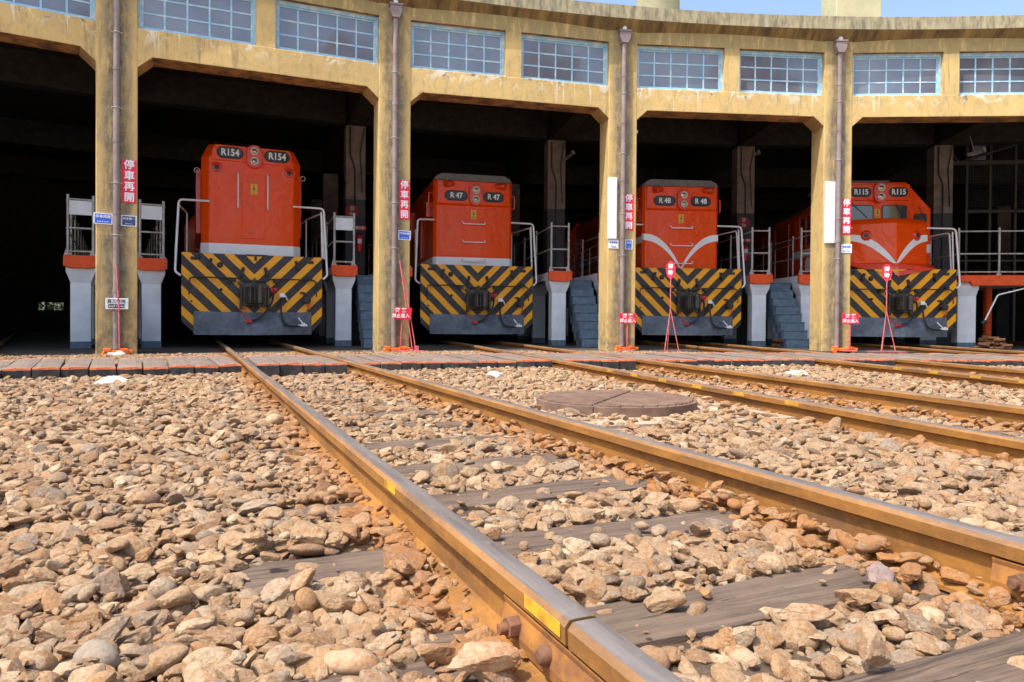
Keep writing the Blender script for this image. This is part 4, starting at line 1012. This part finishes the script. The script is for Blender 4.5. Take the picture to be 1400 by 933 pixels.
# rail level plates: safety strips
def strip(i,x0,x1,z,h,face,zh,en,label,tilt=0):
    t=thing('safety_sign',label,'sign',pier_m(i)@Matrix.Translation(((x0+x1)/2,-.036,z))@Matrix.Rotation(tilt,4,'Y'))
    w=(x1-x0)/2
    mb=MB(); mb.box(-w,w,-.005,.0,-h/2,h/2); mb.build('sign_plate',M_SIGNW,t,.0015)
    mb=MB(); mb.box(-w+.02,w-.02,-.0065,-.005,-h/2+.015,h/2-.015); mb.build('sign_face',face,t)
    s1=min(.085,(w*2-.06)/len(zh)*1.02); text(zh,s1,M_TEXTW,t,(0,-.008,h*.17),bold=.012); s2=min(.05,(w*2-.06)/len(en)*1.7); text(en,s2,M_TEXTW,t,(0,-.008,-h*.26))
strip(0,-.315,-.055,1.995,.17,M_SIGNB,'停車再開','Stop & Look','blue and white strip sign left of the drainpipe on the leftmost pier',.02)
strip(0,.055,.275,1.985,.17,M_SIGNN,'安全第一','Safety First','navy and white strip sign right of the drainpipe on the leftmost pier',.02)
strip(1,.07,.295,1.99,.17,M_SIGNB,'停車再開','Stop & Look','blue and white strip sign on the second pier from the left',.03)
strip(2,-.275,-.07,1.965,.17,M_SIGNW,'停車再開','Stop','faded pale strip sign left of the drainpipe on the third pier from the left')
t=[o for o in bpy.data.objects if o.get('label','').startswith('faded pale strip')][0]
for ch in t.children:
    if ch.name.startswith('lettering'): ch.data.materials.clear(); ch.data.materials.append(M_SIGNB)
strip(2,.06,.215,1.965,.19,M_SIGNB,'安全','First','small blue strip sign right of the drainpipe on the third pier from the left',.02)
strip(3,.085,.30,1.96,.18,M_SIGNW,'停車再開','Stop & Look','pale strip sign sticking out past the right edge of the fourth pier')
t=[o for o in bpy.data.objects if o.get('label','').startswith('pale strip sign sticking')][0]
for ch in t.children:
    if ch.name.startswith('lettering'): ch.data.materials.clear(); ch.data.materials.append(M_SIGNB)
# staff only board
t=thing('staff_sign','small white board reading Staff Only low on the leftmost pier','sign',pier_m(0)@Matrix.Translation((.005,-.14,.695)))
mb=MB(); mb.box(-.155,.155,-.02,.0,-.085,.085); mb.build('sign_board',M_SIGNW,t,.004)
mb=MB(); mb.box(-.12,.10,-.0225,-.0195,-.065,-.005); mb.build('sign_band',M_TEXTK,t,.0)
text('員工專用',.062,M_TEXTK,t,(-.01,-.0215,.035),bold=.01); text('Staff Only',.052,M_TEXTW,t,(-.01,-.024,-.036))
mb=MB(); mb.box(-.1,-.06,.0,.10,-.02,.02); mb.box(.06,.10,.0,.10,-.02,.02); mb.build('sign_bracket',M_STEEL,t)
for i,x0,x1,z0,z1,ds in ((2,-.30,-.115,2.06,3.24,'third'),(3,-.26,-.055,2.06,3.28,'fourth')):
    t=thing('blank_board','tall narrow blank white board left of the drainpipe on the %s pier'%ds,'board',pier_m(i)@Matrix.Translation(((x0+x1)/2,-.034,(z0+z1)/2)))
    w,h=(x1-x0)/2,(z1-z0)/2
    mb=MB(); mb.box(-w,w,-.03,.0,-h,h); mb.build('board_frame',M_SIGNW,t,.003); mb=MB(); mb.box(-w+.012,w-.012,-.034,-.029,-h+.012,h-.012); mb.build('board_face',M_PANEL,t)
# orange clamps / wheel stops at the pier feet
for i,x,wd in ((0,.0,.36),(1,.02,.42),(2,.05,.40),(3,.10,.44)):
    t=thing('wheel_stop','orange painted wheel stop bar lying at the foot of the %s'%PN[i],'wheel stop',pier_m(i)@Matrix.Translation((x,-.16,-.10))@Matrix.Rotation(rad(3-i*2),4,'Z'),'orange wheel stops at the pier feet')
    mb=MB(); mb.box(-wd/2,wd/2,-.035,.035,.02,.085); mb.box(-wd/2,-wd/2+.10,-.05,.05,.035,.115); mb.box(wd/2-.14,wd/2-.02,-.045,.045,.05,.11); mb.build('bar',M_SORANGE,t,.012)
    mb=MB(); mb.lathe([(.05,-.05),(.055,0),(.05,.05)],(-wd/2+.03,0,.03),'y',14); mb.box(wd/2-.02,wd/2+.05,-.03,.03,.04,.09); mb.build('end_block',M_SORANGE,t,.01)
# no entry plates on red stands
for i,x,zc,w,h in ((1,.075,.595,.155,.105),(2,.035,.535,.165,.10),(3,.16,.565,.165,.105)):
    t=thing('no_entry_sign','red no entry plate on a red stand before the %s'%PN[i],'sign',pier_m(i)@Matrix.Translation((x,-.30,-.08)),'red no entry signs before the piers')
    Tm=Matrix.Rotation(rad(3 if i==1 else 0),4,'Y'); z=zc+.08
    mb=MB(Tm); mb.box(-w,w,-.012,.0,z-h,z+h); mb.build('sign_plate',M_SIGNR,t,.002)
    text('遊 客',.092,M_TEXTW,t,(0,-.014,z+h*.42),bold=.02); text('禁止進入',.078,M_TEXTW,t,(0,-.014,z-h*.45),bold=.02)
    mb=MB(); mb.cyl((.0,.012,.04),(.0 if i!=1 else .03,.012,z+h*.5),.017 if i!=1 else .012,10); 
    mb.box(-.14,.14,-.02,.045,.0,.025); mb.box(-.02,.02,-.13,.15,.0,.022); mb.build('stand',M_PINK,t,.003)
# red flag poles
t=thing('red_pole','thin red pole on a stone foot leaning at the leftmost pier','pole',pier_m(0)@Matrix.Translation((.04,-.33,-.09)))
mb=MB(); mb.tube([(0.0,0,.03),(-.01,.02,.7),(-.045,.08,1.38)],.011,8); mb.build('pole_rod',M_PINK,t)
mb=MB(); mb.lathe([(.10,0),(.09,.03),(.045,.055),(.03,.07),(.0,.075)],(0,0,0),'z',16); mb.box(-.16,-.02,-.03,.03,.0,.045); mb.build('pole_foot',M_WSTONE,t,.01)
t=thing('red_pole','pair of thin faded red rods leaning on the second pier from the left','pole',pier_m(1)@Matrix.Translation((.22,-.32,-.09)))
mb=MB(); mb.tube([(.06,0,.05),(-.04,.06,.8),(-.13,.22,1.62)],.010,8); mb.tube([(.12,0,.05),(.0,.08,.85),(-.11,.22,1.55)],.010,8); mb.build('pole_rod',M_PINK,t)
mb=MB(); mb.box(-.16,.28,-.05,-.01,.0,.03); mb.box(-.1,.26,.07,.11,.0,.028); mb.box(.02,.07,-.05,.12,.025,.05); mb.box(.11,.17,-.04,.1,.02,.11); mb.build('pole_foot',M_PINK,t,.006)
# tripod discs
for k,x,y,bl in ((2,-1.31,-.35,'R48'),(3,-1.33,-.32,'R115')):
    ry=rad(-38) if k==2 else rad(-8)
    t=thing('tripod_sign','red oval sign on thin red tripod legs standing before locomotive %s'%bl,'sign',bay_m(k)@Matrix.Translation((x,y,-.08)),'red tripod signs before the locomotives')
    Tq=Matrix.Rotation(ry,4,'Z')
    mb=MB(Tq); pts=[(.092*math.cos(rad(a)),1.545+.165*math.sin(rad(a))) for a in range(0,360,12)]; mb.prism(pts,-.006,.006); dsk=mb.build('sign_disc',M_SIGNR,t)
    for j,c in enumerate('禁動'):
        o=text(c,.10,M_TEXTW,t,(0,-.008,1.605-j*.12),bold=.02); o.data.transform(Tq)
    mb=MB(); mb.cyl((0,.0,.70),(0,.0,1.42),.011,8)
    for dx,dy in ((-.145,-.12),(.14,-.10),(.0,.17)): mb.tube([(dx,dy,.0),(0,0,.80)],.009,8)
    if k==3: mb.box(-.42,.34,-.14,-.11,.0,.02)
    else: mb.box(-.2,.17,-.13,-.115,.0,.012)
    mb.build('tripod',M_PINK,t)

# ================================================================== THINGS INSIDE THE SHED
def extinguisher(i,x,z,lab):
    t=thing('fire_extinguisher',lab,'fire extinguisher',frame_m(pier_angle(i),RF+5.24)@Matrix.Translation((x,0,z)))
    mb=MB(); mb.lathe([(.0,-.22),(.07,-.22),(.075,-.2),(.075,.12),(.05,.18),(.022,.2)],(0,0,0),'z',16); mb.build('cylinder',M_RED,t)
    mb=MB(); mb.box(-.05,.05,-.078,-.06,-.02,.09); mb.build('data_label',M_SIGNW,t)
    mb=MB(); mb.cyl((0,0,.2),(0,0,.25),.018,8); mb.box(-.02,.09,-.012,.012,.24,.265); mb.tube(rbend([(.02,-.02,.22),(-.10,-.03,.18),(-.10,-.04,-.12)],.05),.01,6); mb.build('valve',M_BLACK,t)
extinguisher(1,.08,2.36,'red fire extinguisher on the dark column right of R154')
extinguisher(3,-.04,2.36,'red fire extinguisher on the dark column right of R48')
for i,x,z,lab in ((1,-.09,3.13,'round red sign, coloured darker for shade, on the inner column right of R154'),(3,-.06,3.17,'round red sign, coloured darker for shade, on the inner column right of R48')):
    t=thing('round_sign',lab,'sign',frame_m(pier_angle(i),RF+5.33)@Matrix.Translation((x,0,z)))
    mb=MB(); mb.lathe([(.17,0),(.17,-.012),(.0,-.013)],(0,0,0),'y',24); mb.build('sign_disc',simple('shade_dark_red_enamel',(.30,.02,.03),bump=0),t);  # red darkened in the colour for the shade deep in the shed
    for j,c in enumerate('禁動'): text(c,.12,M_STEEL,t,(0,-.016,.07-j*.14),bold=.01)
for i,x,z,lab in ((1,.10,2.74,'small red and white strip sign above the fire extinguisher right of R154'),(3,-.0,2.70,'small red and white strip sign above the fire extinguisher right of R48')):
    t=thing('extinguisher_sign',lab,'sign',frame_m(pier_angle(i),RF+5.34)@Matrix.Translation((x,0,z)))
    mb=MB(); mb.box(-.15,.15,-.006,0,-.045,.045); mb.build('sign_plate',M_SIGNR,t); text('滅火器',.075,M_TEXTW,t,(0,-.008,0),bold=.01)
def lamp(T,ln,lab):
    t=thing('strip_lamp',lab,'lamp',T,'strip lamps inside the shed')
    mb=MB(); mb.box(-ln/2,ln/2,-.03,.03,.0,.05); mb.build('lamp_body',M_COLU,t,.005); mb=MB(); mb.cyl((-ln/2+.03,0,-.02),(ln/2-.03,0,-.02),.016,10); mb.build('lamp_tube',M_TUBEL,t); mb=MB(); mb.box(ln/2,ln/2+.06,-.04,.04,-.04,.08); mb.cyl((0,0,.05),(0,0,.6),.01,6); mb.build('lamp_holder',M_GALV,t)
TB=lambda i,v:frame_m(pier_angle(i),RF+v)
lamp(TB(4,4.8)@Matrix.Translation((.52,0,4.90))@Matrix.Rotation(rad(-16),4,'Y'),.40,'tilted strip lamp hanging in the dark bay right of R115')
lamp(TB(3,6.8)@Matrix.Translation((.55,0,5.3))@Matrix.Rotation(rad(-20),4,'Y'),.6,'tilted strip lamp hanging right of R48, by the inner column')
lamp(TB(2,6.8)@Matrix.Translation((.62,0,5.1))@Matrix.Rotation(rad(-38),4,'Y'),.5,'steeply tilted strip lamp hanging right of R47, by the inner column')
t=thing('security_lamp','small white bullet lamp fixed inside the opening over R48','lamp',pier_m(2)@Matrix.Translation((.33,.3,4.22)))
mb=MB(); mb.lathe([(.0,-.07),(.04,-.07),(.05,.04),(.0,.05)],(0.03,0,0),'y',14); mb.box(-.06,.02,-.01,.02,-.015,.015); mb.build('lamp_head',M_SIGNW,t)
# fenced frame in the right-hand bay
t=thing('steel_partition','dark steel partition with mesh panels and diagonal braces in the rightmost bay','partition',TB(4,6.2))
mb=MB()
mb.box(-.1,2.6,-.04,.04,4.88,4.98); mb.tube([(.0,0,6.0),(.75,0,4.95)],.03,6)
for x in (.95,1.55,2.2): mb.box(x-.03,x+.03,-.03,.03,.0,6.0)
mb.box(.9,2.6,-.03,.03,3.55,3.62); mb.box(.2,2.6,-.025,.025,2.2,2.25); mb.tube([(.75,0,4.95),(2.6,-.6,5.5)],.03,6); mb.tube([(1.0,0,5.3),(2.6,0,5.95)],.03,6)
mb.build('partition_frame',simple('dark_steel',(.06,.06,.06),(.04,.035,.03),rough=.6),t)
mb=MB()
for j in range(24): x=.98+j*.07; mb.box(x-.0025,x+.0025,-.004,.004,3.6,5.9)
for j in range(30): z=3.65+j*.075; mb.box(.95,2.6,-.003,.003,z-.0025,z+.0025)
mb.build('mesh_panel',M_COLD,t)
mb=MB(); mb.box(1.05,1.4,-.08,-.04,5.0,5.4); mb.build('notice_panel',M_SLATE,t)
t=thing('orange_post','orange round post standing behind the rightmost walkway post','post',TB(4,4.6)@Matrix.Translation((.78,0,-.1)))
mb=MB(); mb.cyl((0,0,0),(0,0,1.6),.10,18); mb.box(-.16,.16,-.16,.16,0,.04); mb.build('post_tube',M_CAP,t)
t=thing('leaning_pipe','thin white bent pipe with a lamp end hanging on the rightmost walkway','pipe',TB(4,2.45)@Matrix.Translation((-.34,-.1,.52)))
mb=MB(); mb.tube(rbend([(0,0,0),(.28,0,.62),(.95,0,.80)],.05),.018,10); mb.build('pipe_rod',M_WHITE,t); mb=MB(); mb.cyl((-.03,0,-.03),(.02,0,.03),.045,12); mb.cyl((.93,0,.79),(1.02,0,.81),.04,12); mb.build('pipe_end',M_BLACK,t)
# scrap piles
for T,lab,w in ((TB(4,1.7)@Matrix.Translation((-.5,0,-.085)),'heap of rusty brake shoes at the foot of the rightmost walkway post',.36),(TB(3,2.1)@Matrix.Translation((-.30,0,-.085)),'small heap of rusty scrap beside the stairs right of R48',.15)):
    t=thing('scrap_heap',lab,'scrap heap',T)
    r=random.Random(int(w*100)); mb=MB()
    for j in range(26 if w>.2 else 9):
        h=r.random(); x=r.uniform(-w,w)*(1-h*.75); Tm=Matrix.Translation((x,r.uniform(-.12,.12),.02+h*(.26 if w>.2 else .16)))@Matrix.Rotation(r.uniform(-.25,.25),4,'Y')@Matrix.Rotation(r.uniform(-.6,.6),4,'Z')
        mb.box(-.11,.11,-.035,.035,-.02,.02,Tm)
    mb.build('scrap_pieces',M_BOX,t,.006)
# bush seen through the low rear openings
t=thing('bush','sunlit green bush seen through the low opening at the back of the left bay','bush',frame_m(bay_angle(-1),51.5)@Matrix.Translation((1.6,0,-.2)))
r=random.Random(5); mb=MB()
for j in range(5000):
    p=Vector((r.uniform(-2.6,2.6),r.gauss(0,.35),abs(r.gauss(.9,.45)))); q=Vector((r.uniform(-1,1),r.uniform(-1,1),r.uniform(-1,1))).normalized(); w=q.orthogonal().normalized()*.045; h=q.cross(w).normalized()*.06
    mb.add([p-w,p-h*.9,p+w,p+h*1.1],[(0,1,2,3)])
mb.build('leaves',M_LEAF,t)
mb=MB()
for j in range(7): x=-2.2+j*.7; mb.tube([(x,0,0),(x+r.uniform(-.1,.1),r.uniform(-.1,.1),.6),(x+r.uniform(-.3,.3),r.uniform(-.2,.2),1.3)],[.03,.02,.008],6)
mb.build('stems',M_BOX,t)
# building across the yard, mirrored in the upper windows
t=thing('apartment_tower','reddish brown stepped tower block across the yard, mirrored in the upper windows','building',Matrix.Translation((33,-46,0)))
mb=MB(); mb.box(-3,2.5,-4,4,-.2,34); mb.box(-6,-3,-3,3,-.2,28); mb.box(2.5,5,-3,3,-.2,30); mb.box(-1.5,.5,-2,2,34,36); mb.build('wall',M_BRICK,t)
mb=MB()
for j in range(10):
    for q in range(4): mb.box(-2.7+q*1.3,-2.0+q*1.3,4,4.04,2+j*3.2,3.6+j*3.2)
mb.build('window',M_CABG,t)
